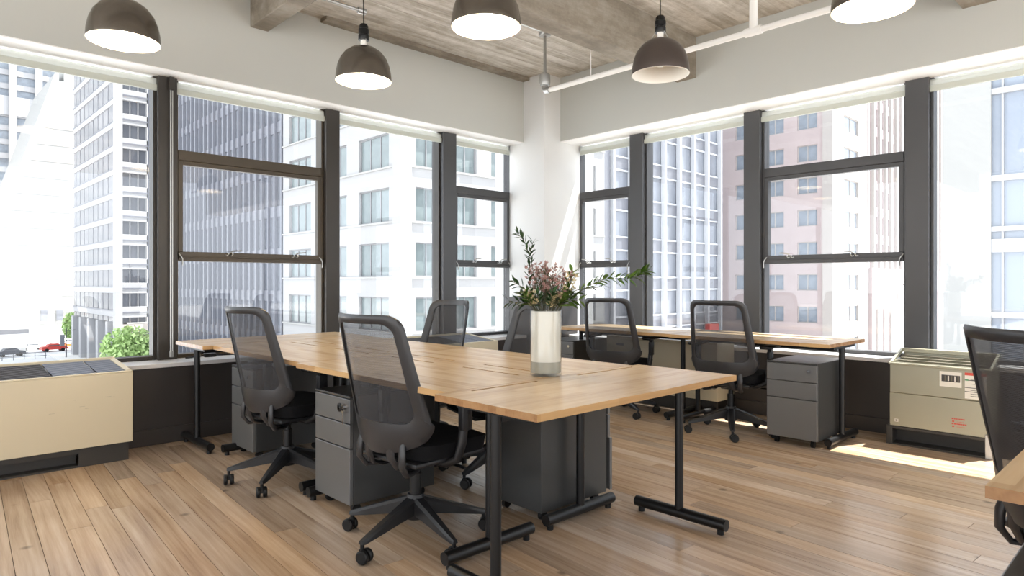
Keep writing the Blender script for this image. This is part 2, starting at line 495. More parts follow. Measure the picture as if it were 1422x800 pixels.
# ------------------------------------------------------------------ room numbers
YW, YG, YH = 5.22, 5.55, 5.27        # left wall: dark parapet face, glass, header face
XW, XG, XH = 5.62, 5.86, 5.48        # right wall likewise
XC, YC = 5.22, 4.95                  # faces of the corner column
ZS, ZH, ZC = 0.58, 2.74, 3.45        # sill, header bottom, ceiling
BX, BY = -5.0, -5.0                  # where the modelled room ends behind the camera

# ------------------------------------------------------------------ floor
fl = struct(obj('floor', bx(BX, XG + .2, BY, YG + .2, -0.30, -0.022), M['subfloor']), 'floor of narrow oak planks')
PA = math.radians(4.0)
pw, gap = 0.1065, 0.0024
d = Vector((math.sin(PA), math.cos(PA))); q = Vector((math.cos(PA), -math.sin(PA)))
lens = [0.9, 1.3, 1.7, 2.1, 2.5]
pl_mesh = []
for L_ in lens:
    bm = bx(-pw / 2 + gap / 2, pw / 2 - gap / 2, -L_ / 2 + gap / 2, L_ / 2 - gap / 2, -0.020, 0.0)
    pl_mesh.append(mesh('plank', bm, M['floor']))
Fv = Vector((math.cos(VIEW), math.sin(VIEW))); Rv = Vector((math.sin(VIEW), -math.cos(VIEW)))
rows = []
rf = random.Random(3)
for k in range(-98, 98):
    s = -8.5 - rf.random() * 1.5
    while s < 9.5:
        li = rf.choice([0, 1, 2, 2, 3, 3, 4, 4]); L_ = lens[li]
        c = q * (k * pw) + d * (s + L_ / 2)
        ends = [c + d * (L_ / 2), c - d * (L_ / 2)]
        ok = all(BX < p.x < XG + .15 and BY < p.y < YG + .15 for p in ends)
        if not ok:                                   # trimmed planks at the room's edge
            lo, hi = None, None
            for t in range(41):
                p = c + d * (-L_ / 2 + L_ * t / 40)
                if BX < p.x < XG + .15 and BY < p.y < YG + .15:
                    lo = t if lo is None else lo; hi = t
            if lo is not None and hi - lo > 3:
                rows.append((c + d * (-L_ / 2 + L_ * (lo + hi) / 80), L_ * (hi - lo) / 40, None))
        else:
            rows.append((c, L_, li))
        s += L_
def seen(c, L_):
    best = 0
    for t in (-.4, -.2, 0, .2, .4):
        p = c + d * (t * L_)
        dd = p.dot(Fv)
        if dd > 0.6:
            u = p.dot(Rv) / dd * FPX; v = CAMH / dd * FPX
            if abs(u) < 720 and v < 412: best += 1 / dd ** 3
    return best * L_
rows.sort(key=lambda r: -seen(r[0], r[1]))
single = [r for r in rows if r[2] is not None][:285]
sid = set(id(r) for r in single)
for c, L_, li in single:
    o = obj('plank', pl_mesh[li], None, fl, loc=(c.x, c.y, rf.uniform(-.0007, .0003)), rz=-PA)
bm = bmesh.new()
for r in rows:
    if id(r) in sid: continue
    c, L_, li = r
    b2 = bx(-pw / 2 + gap / 2, pw / 2 - gap / 2, -L_ / 2 + gap / 2, L_ / 2 - gap / 2, -0.020, 0.0)
    xf(b2, Matrix.Translation((c.x, c.y, 0)) @ Matrix.Rotation(-PA, 4, 'Z'))
    tmp = bpy.data.meshes.new('t'); b2.to_mesh(tmp); b2.free(); bm.from_mesh(tmp); bpy.data.meshes.remove(tmp)
o = obj('plank_remainder', bm, M['floor'], fl); o['kind'] = 'stuff'

# ------------------------------------------------------------------ walls, headers, column, ceiling
wl = struct(obj('wall_left', bx(BX, XG, YW, YG + .15, -.02, ZS - .03), M['dark_wall']), 'low dark brown wall under the left windows')
struct(obj('trim_1', bx(BX, XC + .3, YW - .012, YG + .06, ZS - .03, ZS, bev=.004), M['sill']), 'window sill of the left wall, paled for sky sheen')
struct(obj('baseboard_left', bx(BX, XC + .3, YW - .016, YW, 0, .115, bev=.004), M['dark_wall']), 'dark baseboard of the left wall')
wr = struct(obj('wall_right', bx(XW, XG + .15, BY, YW, -.02, ZS - .03), M['dark_wall']), 'low dark brown wall under the right windows')
struct(obj('trim_2', bx(XW - .012, XG + .06, BY, YC, ZS - .03, ZS, bev=.004), M['sill']), 'window sill of the right wall, paled for sky sheen')
struct(obj('baseboard_right', bx(XW - .016, XW, BY, YC, 0, .115, bev=.004), M['dark_wall']), 'dark baseboard of the right wall')
struct(obj('wall_left_header', bx(BX, XC + .02, YH, YG + .05, ZH, ZC + .05, bev=.006), M['header_shaded']), 'header over the left windows, greyed for shade')
struct(obj('trim_left_soffit', bx(BX, XC + .01, YH + .001, YG + .049, ZH - .006, ZH + .001), M['soffit']), 'soffit under the left header, whitened for window light')
struct(obj('wall_right_header', bx(XH, XG + .05, BY, YC + .02, ZH, ZC + .05, bev=.006), M['header_shaded']), 'header over the right windows, greyed for shade')
struct(obj('trim_right_soffit', bx(XH + .001, XG + .049, BY, YC + .01, ZH - .006, ZH + .001), M['soffit']), 'soffit under the right header, whitened for window light')
struct(obj('column', bx(XC, XG + .2, YC, YG + .2, 0, ZC + .05, bev=.006), M['white']), 'white corner column between the window walls')
bm = bmesh.new(); box(bm, XC - .012, XG - .1, YC - .012, YC, 0, 1.0, bev=.003); box(bm, XC - .012, XC, YC - .012, YG - .06, 0, 1.0, bev=.003)
box(bm, XC + .28, XC + .286, YC - .0135, YC - .01, 0, 1.0)
struct(obj('trim_3', bm, M['dark_wall']), 'dark wainscot around the foot of the column')

ce = struct(obj('ceiling', bx(BX, XG + .3, BY, YG + .3, ZC + .012, ZC + .3), M['beam']), 'board-formed concrete ceiling')
y = BY; rc = random.Random(5)
strip_by_w = {}
while y < YH - .02:
    w = rc.choice([.10, .12, .14, .16, .18])
    if w not in strip_by_w:
        strip_by_w[w] = mesh('formwork_strip', bx(BX, XH + .02, 0, w, 0, .03), M['ceil'])
    obj('formwork_strip', strip_by_w[w], None, ce, loc=(0, y, ZC - rc.uniform(-.001, .0035)))
    y += w
struct(obj('trim_4', bx(2.75, XC - .002, YH - .10, YH + .01, ZC - .035, ZC + .01, bev=.006), M['beam']), 'concrete ledge along the left header, browned for its shade')  # step in shadow, its darkness painted as brown concrete
struct(obj('beam_1', bx(2.14, 2.29, 3.46, YH + .02, 3.215, ZC + .02, bev=.008), M['beam']), 'short concrete beam meeting the left header')
struct(obj('beam_2', bx(BX, XH + .02, 3.255, 3.46, 3.07, ZC + .02, bev=.008), M['beam']), 'long concrete beam meeting the right header')
struct(obj('beam_3', bx(BX, XH + .02, 0.96, 1.165, 3.085, ZC + .02, bev=.008), M['beam']), 'concrete beam end at the top right')

# ------------------------------------------------------------------ windows
def LW(u, w, z): return Vector((u, YG - w, z))           # left wall: u = X, w towards the room
def RW(u, w, z): return Vector((XG - w, u, z))           # right wall: u = Y

def wbox(bm, P, u0, u1, w0, w1, z0, z1, bev=0.0):
    a, b = P(u0, w0, z0), P(u1, w1, z1)
    box(bm, min(a.x, b.x), max(a.x, b.x), min(a.y, b.y), max(a.y, b.y), z0, z1, bev=bev)

WN = [0]
def window(P, u0, u1, operable, fm, label):
    WN[0] += 1
    w = struct(bpy.data.objects.new('window_%d' % WN[0], None), label)
    COL.objects.link(w)
    z0, z1 = ZS, ZH + .02
    bm = bmesh.new()
    t = .022
    wbox(bm, P, u0, u0 + t, -.05, .05, z0, z1, .003); wbox(bm, P, u1 - t, u1, -.05, .05, z0, z1, .003)
    wbox(bm, P, u0 + t, u1 - t, -.05, .05, z0, z0 + .03, .003); wbox(bm, P, u0 + t, u1 - t, -.05, .05, z1 - .022, z1, .003)
    obj('window_frame', bm, fm, w)
    if not operable:
        obj('pane', (lambda b: (wbox(b, P, u0 + t, u1 - t, -.004, .004, z0 + .03, z1 - .022), b)[1])(bmesh.new()), M['glass'], w)
        return w
    bm = bmesh.new(); wbox(bm, P, u0 + t, u1 - t, -.03, .055, 2.12, 2.20, .004); obj('transom', bm, fm, w)
    bm = bmesh.new()
    wbox(bm, P, u0 + t, u0 + t + .035, .0, .05, 1.41, 2.12, .003); wbox(bm, P, u1 - t - .035, u1 - t, .0, .05, 1.41, 2.12, .003)
    wbox(bm, P, u0 + t + .035, u1 - t - .035, .0, .05, 2.085, 2.12, .003)
    obj('sash', bm, fm, w)
    bm = bmesh.new(); wbox(bm, P, u0 + t, u1 - t, -.01, .06, 1.335, 1.41, .004); wbox(bm, P, u0 + t, u1 - t, .055, .066, 1.362, 1.374, .003)
    obj('meeting_rail', bm, fm, w)
    for a, b, c in ((z0 + .03, 1.335, -.02), (1.41, 2.085, .02), (2.20, z1 - .022, -.01)):
        bm = bmesh.new(); wbox(bm, P, u0 + t, u1 - t, c - .003, c + .003, a, b); obj('pane', bm, M['glass'], w)
    n = u1 - u0
    for fr in (.33, .78):
        u = u0 + n * fr; bm = bmesh.new()
        for s in (-.035, .0):
            tube(bm, [P(u + s, .062, 1.39), P(u + s + .005, .085, 1.385), P(u + s + .018, .085, 1.40), P(u + s + .022, .062, 1.405)], .005, 6)
        tube(bm, [P(u, .066, 1.41), P(u + .02, .08, 1.425), P(u + .085, .085, 1.43)], .005, 6)
        obj('sash_latch', bm, M['galv'], w, True)
    for u in (u0 + .035, u1 - .035):
        bm = bmesh.new(); tube(bm, [P(u - .015, .065, 1.395), P(u, .075, 1.37), P(u + .012, .07, 1.35), P(u + .012, .07, 1.30)], .0055, 6)
        obj('sash_pull', bm, M['galv'], w, True)
    return w

TN = [4]
def mullion(P, u0, u1, fm, label, inner=.10):
    TN[0] += 1
    bm = bmesh.new(); wbox(bm, P, u0, u1, -.10, inner, ZS, ZH + .02, .004)
    return struct(obj('trim_%d' % TN[0], bm, fm), label)

mullion(LW, .12, .27, M['bronze'], 'bronze window mullion behind the frame edge')
mullion(LW, 1.515, 1.65, M['bronze'], 'bronze mullion beside the hanging blind chain')
mullion(LW, 2.90, 3.035, M['bronze'], 'bronze mullion between second and third left windows')
mullion(LW, 4.225, 4.40, M['grey_frame'], 'grey mullion between third and fourth left windows')
window(LW, -2.5, .12, False, M['bronze'], 'window of the left wall outside the frame')
window(LW, .27, 1.515, False, M['bronze'], 'leftmost fixed window over the cream convector')
window(LW, 1.65, 2.90, True, M['bronze2'], 'bronze sash window facing the dark striped tower')
window(LW, 3.035, 4.225, False, M['bronze'], 'fixed window facing the pale brick building')
window(LW, 4.40, XC + .02, True, M['grey_frame'], 'sash window left of the corner column')
mullion(RW, 4.05, 4.215, M['grey_frame'], 'grey mullion right of the first right-hand window')
mullion(RW, 2.775, 2.93, M['grey_frame'], 'grey mullion left of the sash window by the desk end')
mullion(RW, 1.44, 1.60, M['grey_frame'], 'grey mullion over the zinc convector')
mullion(RW, .10, .26, M['grey_frame'], 'grey mullion of the right wall beyond the frame')
window(RW, 4.215, YC + .02, True, M['grey_frame'], 'sash window right of the corner column')
window(RW, 2.93, 4.05, False, M['grey_frame'], 'fixed window facing the silver-ribbed tower')
window(RW, 1.60, 2.775, True, M['grey_frame'], 'grey sash window facing the pink brick building')
window(RW, .26, 1.44, False, M['grey_frame'], 'rightmost window facing the pale blue building')
window(RW, -2.5, .10, False, M['grey_frame'], 'window of the right wall outside the frame')

def blind(P, u0, u1, label):
    b = thing('roller_blind', label, 'blind', tuple(P((u0 + u1) / 2, .09, 2.60)), 0, 'rolled-up blinds at the window heads')
    o = b.location
    def wb(bm, *a, **k):
        wbox(bm, lambda u, w, z: P(u, w, z) - o, *a, **k)
    def part(name, m, *a, bev=0.0):
        bm = bmesh.new()
        A, B = P(a[0], a[2], a[4]) - o, P(a[1], a[3], a[5]) - o
        box(bm, min(A.x, B.x), max(A.x, B.x), min(A.y, B.y), max(A.y, B.y), min(A.z, B.z), max(A.z, B.z), bev=bev)
        return obj(name, bm, m, b)
    part('blind_fabric', M['blind'], u0 + .01, u1 - .01, .055, .058, 2.664, 2.70)
    part('hem_bar', M['blind_bar'], u0 + .005, u1 - .005, .048, .072, 2.625, 2.672, bev=.006)
    bm = bmesh.new(); A, B = P(u0 + .01, .040, 2.706) - o, P(u1 - .01, .040, 2.706) - o
    tube(bm, [A, B], .018, 12); obj('roller_tube', bm, M['blind'], b, True)
    for u in (u0 + .004, u1 - .004):
        part('bracket', M['galv'], u - .003, u + .003, .02, .062, 2.66, ZH)
blind(LW, .05, 1.58, 'blind over the leftmost window')
blind(LW, 1.60, 2.965, 'blind over the bronze sash window')
blind(LW, 2.985, 4.24, 'blind over the fixed window facing the pale brick building')
blind(LW, 4.26, XC - .01, 'blind between third left mullion and column')
blind(RW, 4.15, YC - .01, 'blind right of the corner column')
blind(RW, 2.80, 4.13, 'blind over the window facing the silver-ribbed tower')
blind(RW, 1.575, 2.785, 'blind over the grey sash window on the right')
blind(RW, .20, 1.555, 'rightmost blind, over the bright white window')
ch = thing('blind_chain', 'thin metal bead chain hanging down the bronze mullion', 'chain', tuple(LW(1.593, .13, .60)))
bm = bmesh.new(); tube(bm, [(0, 0, 0), (0, 0, 2.10)], .0045, 6); tube(bm, [(.014, 0, 0.02), (.014, 0, 2.10)], .0045, 6)
obj('chain_loop', bm, M['galv'], ch, True)
obj('chain_bracket', bx(-.012, .026, -.015, .02, 2.03, 2.13, bev=.004), M['bronze'], ch)
obj('chain_tensioner', bx(-.008, .022, -.01, .012, .0, .05, bev=.004), M['galv'], ch)

# ------------------------------------------------------------------ pendant lamps
def pendant(x, y, z, lit, sm, label):
    p = thing('pendant_lamp', label, 'lamp', (x, y, z), 0, 'dome pendant lamps under the concrete ceiling')
    out = [(.180, .0), (.181, .012), (.178, .05), (.168, .10), (.150, .145), (.120, .185), (.082, .212), (.045, .225), (.0, .228)]
    bm = bmesh.new(); lathe(bm, out, 40); obj('lamp_shade', bm, sm, p, True, ang=60)
    bm = bmesh.new(); lathe(bm, [(.1815, .0), (.177, -.001)] + [(max(r - .004, 0), zz - .003) for r, zz in out[1:]], 40)
    obj('shade_lining', bm, M['enamel'], p, True, ang=60)
    bm = bmesh.new(); lathe(bm, [(0, .20), (.016, .20), (.017, .165), (.034, .135), (.040, .10), (.034, .068), (.016, .052), (0, .05)], 20)
    obj('bulb', bm, M['bulb'] if lit else M['bulb_off'], p, True, ang=60)
    bm = bmesh.new(); lathe(bm, [(.020, .226), (.020, .268), (.0, .268)], 14); obj('lamp_neck', bm, M['enamel'], p, True)
    for k in range(3):
        bm = bmesh.new()
        a = k * 2 * PI / 3 + .4
        tube(bm, [(.062 * math.cos(a), .062 * math.sin(a), .215), (.05 * math.cos(a), .05 * math.sin(a), .24), (.032 * math.cos(a), .032 * math.sin(a), .272)], .0025, 5)
        obj('wire_hanger', bm, M['galv'], p, True)
    bm = bmesh.new(); lathe(bm, [(0, .268), (.033, .268), (.035, .272), (.035, .300), (.031, .303), (.031, .310), (.035, .313), (.035, .340), (.030, .344), (.030, .362), (.022, .374), (.008, .378), (0, .378)], 20)
    obj('lamp_cap', bm, M['black'], p, True)
    bm = bmesh.new(); tube(bm, [(0, 0, .37), (0, 0, ZC - z - .03)], .004, 6); obj('cord', bm, M['black'], p, True)
    bm = bmesh.new(); lathe(bm, [(0, ZC - z - .035), (.055, ZC - z - .03), (.06, ZC - z + .01), (0, ZC - z + .01)], 18); obj('ceiling_rose', bm, M['galv'], p, True)
for x, y, l, sm, lab in (
    (.965, 4.09, True, 'shade', 'lit gunmetal dome pendant at the top left, before the left header'),
    (2.294, 3.809, True, 'shade', 'lit gunmetal dome pendant hanging second from left, whole cord in view'),
    (2.266, 2.564, True, 'shade', 'lit dome pendant cut by the top edge near the conduit drop'),
    (3.587, 2.385, False, 'shade_d', 'unlit dark brown dome pendant in front of the white pipe'),
    (3.457, 1.102, True, 'shade', 'lit dome pendant cut by the top edge at the right')):
    pendant(x, y, 2.49, l, M[sm], lab)

# ------------------------------------------------------------------ pipes and conduits
PX, PZ = 4.31, 2.885
pp = thing('sprinkler_pipe', 'white pipe running along the right header with a hanger tee', 'pipe', (PX, 4.08, PZ))
bm = bmesh.new(); tube(bm, [(0, -.005, 0), (0, -6.4, 0)], .021, 14); obj('pipe_run', bm, M['pipe'], pp, True)
bm = bmesh.new(); tube(bm, [(0, .0, .07), (0, .0, .02), (0, -.012, .004), (0, -.06, 0)], .03, 14); obj('pipe_elbow', bm, M['galv'], pp, True)
ty = -1.96
bm = bmesh.new(); tube(bm, [(0, ty - .06, 0), (0, ty + .06, 0)], .03, 14); tube(bm, [(0, ty, 0), (0, ty, .22), (0, ty, .26), (0, ty, .30), (0, ty, .42)], [.028, .026, .034, .03, .02], 12); tube(bm, [(0, ty, .42), (0, ty, ZC - PZ)], .009, 8)
obj('hanger_tee', bm, M['pipe'], pp, True)
bm = bmesh.new(); tube(bm, [(0, -.53, .01), (0, -.53, ZC - PZ)], .004, 6); obj('hanger_rod', bm, M['pipe'], pp, True)
cd = thing('conduit_drop', 'galvanised conduit dropping from the ceiling to the white pipe', 'conduit', (PX, 4.08, ZC))
bm = bmesh.new(); tube(bm, [(0, 0, -.03), (0, 0, -.43)], .014, 12); obj('drop_tube', bm, M['galv'], cd, True)
bm = bmesh.new(); lathe(bm, [(0, -.07), (.05, -.07), (.055, -.06), (.055, -.012), (0, -.012)], 18); obj('junction_box', bm, M['galv'], cd, True)
bm = bmesh.new(); lathe(bm, [(0, -.52), (.045, -.515), (.05, -.49), (.048, -.42), (.03, -.405), (0, -.405)], 18); obj('coupling', bm, M['galv'], cd, True)
bm = bmesh.new(); tube(bm, [(-.05, 0, -.035), (-.35, .02, -.03), (-1.5, .02, -.03)], .012, 10); obj('ceiling_conduit', bm, M['galv'], cd, True)
cb = thing('beam_conduit', 'short conduit strapped under the short concrete beam', 'conduit', (2.29, 4.35, 3.20))
bm = bmesh.new(); tube(bm, [(-.12, 0, 0), (.30, 0, 0)], .013, 10); obj('conduit_tube', bm, M['galv'], cb, True)
bm = bmesh.new(); tube(bm, [(.28, 0, 0), (.345, 0, 0)], .022, 10); obj('end_fitting', bm, M['galv'], cb, True)
obj('strap', bx(-.05, -.03, -.02, .02, -.016, .018, bev=.003), M['galv'], cb)

# ------------------------------------------------------------------ convectors
def convector(x0, x1, yf, label, blue_from, open_from=None):
    """cream cabinet against the left wall; front face at y = yf"""
    c = thing('convector', label, 'convector', (x1, yf, 0))
    L_ = x1 - x0; D = YW - yf - .02; B = D + .18
    bm = bmesh.new()
    vs = [(0, .12), (0, .575), (.02, .59), (D - .02, .62), (D, .62), (D, .12)]
    def ring(x): return [bm.verts.new((x, y, z)) for y, z in vs]
    # front panel, end cheek
    box(bm, -L_, 0, 0, .015, .12, .578, bev=.004); box(bm, -.018, 0, .015, D, .12, .578, bev=.003)
    obj('front_panel', bm, M['cream'], c)
    bm = bmesh.new()
    box(bm, -L_, 0, 0, .03, .578, .588, bev=.003); box(bm, -.035, 0, .03, B, .578, .592, bev=.003); box(bm, -L_, 0, B - .03, B, .60, .64, bev=.004)
    v = [bm.verts.new(p) for p in ((-.035, .03, .588), (0, .03, .588), (0, B - .03, .632), (-.035, B - .03, .632), (-.035, .03, .57), (0, .03, .57), (0, B - .03, .60), (-.035, B - .03, .60))]
    for f in ((0, 1, 2, 3), (4, 7, 6, 5), (0, 4, 5, 1), (1, 5, 6, 2), (2, 6, 7, 3), (3, 7, 4, 0)):
        bm.faces.new([v[i] for i in f])
    obj('top_rim', bm, M['cream'], c)
    sl = (.632 - .588) / (B - .06)
    def slat(x0_, x1_, m, name, n):
        me = None
        for i in range(n):
            y = .035 + (B - .07) * i / n
            if me is None:
                bm = bx(x0_, x1_, 0, (B - .07) / n * .72, 0, .008); me = mesh(name, bm, m)
            obj(name, me, None, c, loc=(0, y, .574 + sl * y))
    slat(-.19, -.037, M['grille_b'], 'grille_slat', 12)
    slat(-blue_from, -.20, M['grille_b'], 'grille_slat', 12)
    if L_ - blue_from > .05:
        slat(-L_, -blue_from - .01, M['grille_d'], 'dark_grille_slat', 12)
    obj('inner_tray', bx(-L_, -.036, .03, B - .03, .50, .565), M['kick'], c)
    bm = bmesh.new()
    x = min(.30, L_ * .3)
    box(bm, -x, -.02, .02, .04, 0, .12); box(bm, -.04, -.02, .04, D, 0, .12)
    box(bm, -L_, -x, .02, .04, .085, .12); box(bm, -L_, -x, .10, .12, 0, .085); box(bm, -L_, -x, .02, .10, 0, .012)
    obj('kick_plate', bm, M['kick'], c)
    return c
convector(-.6, 1.205, 4.885, 'cream convector under the leftmost window, dark and blue top grille', .43)
convector(3.55, 4.48, 4.885, 'small cream convector left of the column, behind the far chairs', .42)
c1 = [o for o in bpy.data.objects if o.get('label', '').startswith('cream convector under the leftmost')][0]
for x, z, w in ((-.16, .43, .035), (-.125, .425, .02), (-.30, .385, .03), (-.27, .37, .02), (-.46, .36, .03), (-.07, .40, .012), (-.33, .43, .01)):
    obj('scuff_mark', bx(x, x + w, -.0006, .0, z, z + .0016), M['scuff'], c1)
rc_ = thing('convector', 'long cream convector under the right-hand desks along the window wall', 'convector', (XW - .02, 2.94, 0))
LR = 1.22
obj('front_panel', bx(-.30, -.285, 0, LR, .12, .615, bev=.004), M['cream'], rc_)
bm = bmesh.new(); box(bm, -.30, -.26, 0, LR, .615, .635, bev=.003); box(bm, -.03, 0, 0, LR, .615, .64, bev=.003); box(bm, -.26, -.03, 0, .03, .615, .635); box(bm, -.26, -.03, LR - .03, LR, .615, .635)
box(bm, -.285, 0, 0, .018, .12, .615); box(bm, -.285, 0, LR - .018, LR, .12, .615)
obj('top_rim', bm, M['cream'], rc_)
me = mesh('grille_slat', bx(0, .012, .032, LR - .032, .608, .618), M['grille_b'])
for k in range(11): obj('grille_slat', me, None, rc_, loc=(-.255 + k * .0205, 0, 0))
obj('badge', bx(-.303, -.30, LR - .22, LR - .12, .545, .565, bev=.001), M['tower_fin_d'], rc_)
obj('kick_plate', bx(-.27, -.25, .02, LR - .02, 0, .12), M['kick'], rc_)

# bare zinc convector on the right
zc = thing('bare_convector', 'open zinc convector casing without cover, stickers on front, under right window', 'convector', (5.30, .97, 0))
W_ = .60; Dz = .31
obj('front_panel', bx(0, .012, 0, W_, .375, .575, bev=.003), M['olive'], zc)
obj('lower_panel', bx(-.004, .010, 0, W_, .135, .372, bev=.003), M['olive'], zc)
bm = bmesh.new(); box(bm, .012, Dz, W_ - .012, W_, .135, .60, bev=.002); box(bm, .012, Dz, 0, .012, .135, .60, bev=.002); box(bm, Dz - .012, Dz, .012, W_ - .012, .135, .66, bev=.002)
obj('casing', bm, M['olive'], zc)
bm = bmesh.new(); box(bm, -.01, .018, -.008, W_ + .008, .575, .590, bev=.003); box(bm, Dz - .04, Dz + .004, -.008, W_ + .008, .645, .675, bev=.004)
for yy in (-.008, W_ - .008):
    v = [bm.verts.new(p) for p in ((.018, yy, .575), (.018, yy + .016, .575), (Dz - .04, yy + .016, .645), (Dz - .04, yy, .645), (.018, yy, .59), (.018, yy + .016, .59), (Dz - .04, yy + .016, .672), (Dz - .04, yy, .672))]
    for f in ((0, 1, 2, 3), (4, 7, 6, 5), (0, 4, 5, 1), (1, 5, 6, 2), (2, 6, 7, 3), (3, 7, 4, 0)):
        bm.faces.new([v[i] for i in f])
obj('top_rim', bm, M['olive'], zc)
bm = bmesh.new(); box(bm, .03, Dz - .02, .014, W_ - .014, .44, .47); obj('heat_coil', bm, M['olive_d'], zc)
for i in range(5):
    obj('coil_slat', bx(.055 + i * .045, .085 + i * .045, .014, W_ - .014, .560 + i * .015, .568 + i * .015), M['olive_d'], zc)
bm = bmesh.new(); box(bm, -.015, .02, W_ - .02, W_ + .02, 0, .135, bev=.003); box(bm, -.015, .02, 0, W_ - .02, .115, .135, bev=.003); box(bm, .02, Dz, W_ - .01, W_ + .02, 0, .135); box(bm, .12, .14, 0, W_, 0, .115); box(bm, -.01, .12, 0, W_, 0, .012)
obj('base_frame', bm, M['kick'], zc)
obj('foot_bracket', bx(-.02, .02, -.02, .025, 0, .16, bev=.003), M['galv'], zc)
def stick(y0, y1, z0, z1, m, name, par, x=-.0012, dx=.0):
    return obj(name, bx(x - dx - .0012, x - dx, y0, y1, z0, z1), m, par)
Y = lambda f: W_ * (1 - f)
s1 = stick(Y(.735), Y(.52), .452, .556, M['paper'], 'sticker', zc)
stick(Y(.72), Y(.54), .487, .533, M['ink'], 'printed_panel', s1, -.0026)
for i in range(5):
    stick(Y(.57 + i * .032) - .007, Y(.57 + i * .032), .492, .528, M['paper'] if i % 2 else M['olive_d'], 'printed_mark', s1, -.0040)
s2 = stick(Y(.97), Y(.765), .385, .560, M['paper'], 'sticker', zc)
stick(Y(.97), Y(.765), .542, .560, M['inkred'], 'printed_panel', s2, -.0026)
for i, z in enumerate((.495, .445, .418)):
    stick(Y(.955), Y(.765), z + .012, z + .016, M['ink'], 'printed_line', s2, -.0026)
for z in (.50, .472, .43, .405, .39):
    stick(Y(.95), Y(.82), z + .012, z + .0145, M['ink'], 'printed_line', s2, -.0026)
stick(Y(.80), Y(.77), .506, .514, M['inkgreen'], 'printed_mark', s2, -.0027)
s3 = stick(Y(.095), Y(.055), .165, .186, M['paper'], 'sticker', zc, -.0052)
stick(Y(.085), Y(.065), .170, .181, M['olive_d'], 'printed_mark', s3, -.0066)
wn_ = []
for z in (.222, .188):
    bm = bmesh.new()
    rl = random.Random(int(z * 1000)); yy = Y(.64)
    while yy > Y(.77):
        w = rl.uniform(.005, .013); box(bm, -.0062, -.0050, yy - w, yy, z + .012, z + .021); yy -= w + .003
    box(bm, -.0062, -.0050, Y(.665), Y(.645), z - .006, z + .003)
    yy = Y(.69)
    while yy > Y(.76):
        w = rl.uniform(.004, .009); box(bm, -.0062, -.0050, yy - w, yy, z - .004, z - .001); yy -= w + .003
    obj('red_warning_print', bm, M['inkred'], zc)

# ------------------------------------------------------------------ desks
def desk_top(par, L_, D, slots=()):
    """local X = long axis, centred; worktop with through slots given as (x0, x1, y)"""
    us = sorted(set([-L_ / 2, L_ / 2] + [v for s in slots for v in (s[0], s[1])]))
    vs = sorted(set([-D / 2, D / 2] + [v for s in slots for v in (s[2] - .008, s[2] + .008)]))
    holes = set()
    for s in slots:
        for i in range(len(us) - 1):
            for j in range(len(vs) - 1):
                mu, mv = (us[i] + us[i + 1]) / 2, (vs[j] + vs[j + 1]) / 2
                if s[0] < mu < s[1] and abs(mv - s[2]) < .008: holes.add((i, j))
    bm = bmesh.new()
    plate(bm, us, vs, holes, .74, .714, lambda u, v, dd: Vector((u, v, dd)))
    bmesh.ops.recalc_face_normals(bm, faces=bm.faces[:])
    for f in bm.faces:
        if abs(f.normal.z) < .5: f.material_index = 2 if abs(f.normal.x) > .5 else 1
    obj('worktop', bm, [M['desk'], M['desk_edge'], M['end_face']], par)
    for s in slots:
        obj('cable_slot', bx(s[0] + .001, s[1] - .001, s[2] - .0075, s[2] + .0075, .700, .734), M['black'], par)

def t_leg(par, x, y, length, axis):
    """one T-shaped desk leg: post, bracket, foot bar and pads in one piece; axis of the foot bar"""
    h = length / 2
    bm = bmesh.new()
    cyl(bm, x, y, .05, .70, .0205, 18)
    e = (h, 0) if axis == 'x' else (0, h)
    tube(bm, [(x - e[0], y - e[1], .047), (x + e[0], y + e[1], .047)], .027, 18)
    a = (min(h, .2), .02) if axis == 'x' else (.02, min(h, .2))
    box(bm, x - a[0], x + a[0], y - a[1], y + a[1], .694, .713)
    o = obj('leg', bm, M['black'], par, True, ang=50)
    for s in (-1, 1):
        b2 = bmesh.new(); cyl(b2, x + e[0] * s * .88, y + e[1] * s * .88, 0, .026, .016, 12)
        obj('levelling_foot', b2, M['rubber'], o, True)

def desk(x0, x1, y0, y1, long_axis, label, slots=(), legs=(), beam=True, group='oak-topped desks'):
    cx, cy = (x0 + x1) / 2, (y0 + y1) / 2
    if long_axis == 'x':
        L_, D, rz = x1 - x0, y1 - y0, 0.0
    else:
        L_, D, rz = y1 - y0, x1 - x0, PI / 2
    t = thing('desk', label, 'desk', (cx, cy, 0), rz, group)
    desk_top(t, L_, D, slots)
    for (lx, ly, ln, ax) in legs: t_leg(t, lx, ly, ln, ax)
    if beam:
        obj('cross_rail', bx(-L_ / 2 + .08, L_ / 2 - .08, -.02, .02, .665, .705, bev=.003), M['black'], t)
    return t
# end desk nearest the camera, long along X
desk(1.54, 2.865, 1.492, 2.040, 'x', 'oak end desk across the near end of the main row, corner toward camera',
     [(-.51, -.14, .235), (.13, .555, .235)], [(-.595, 0, .50, 'y'), (.615, 0, .50, 'y')])
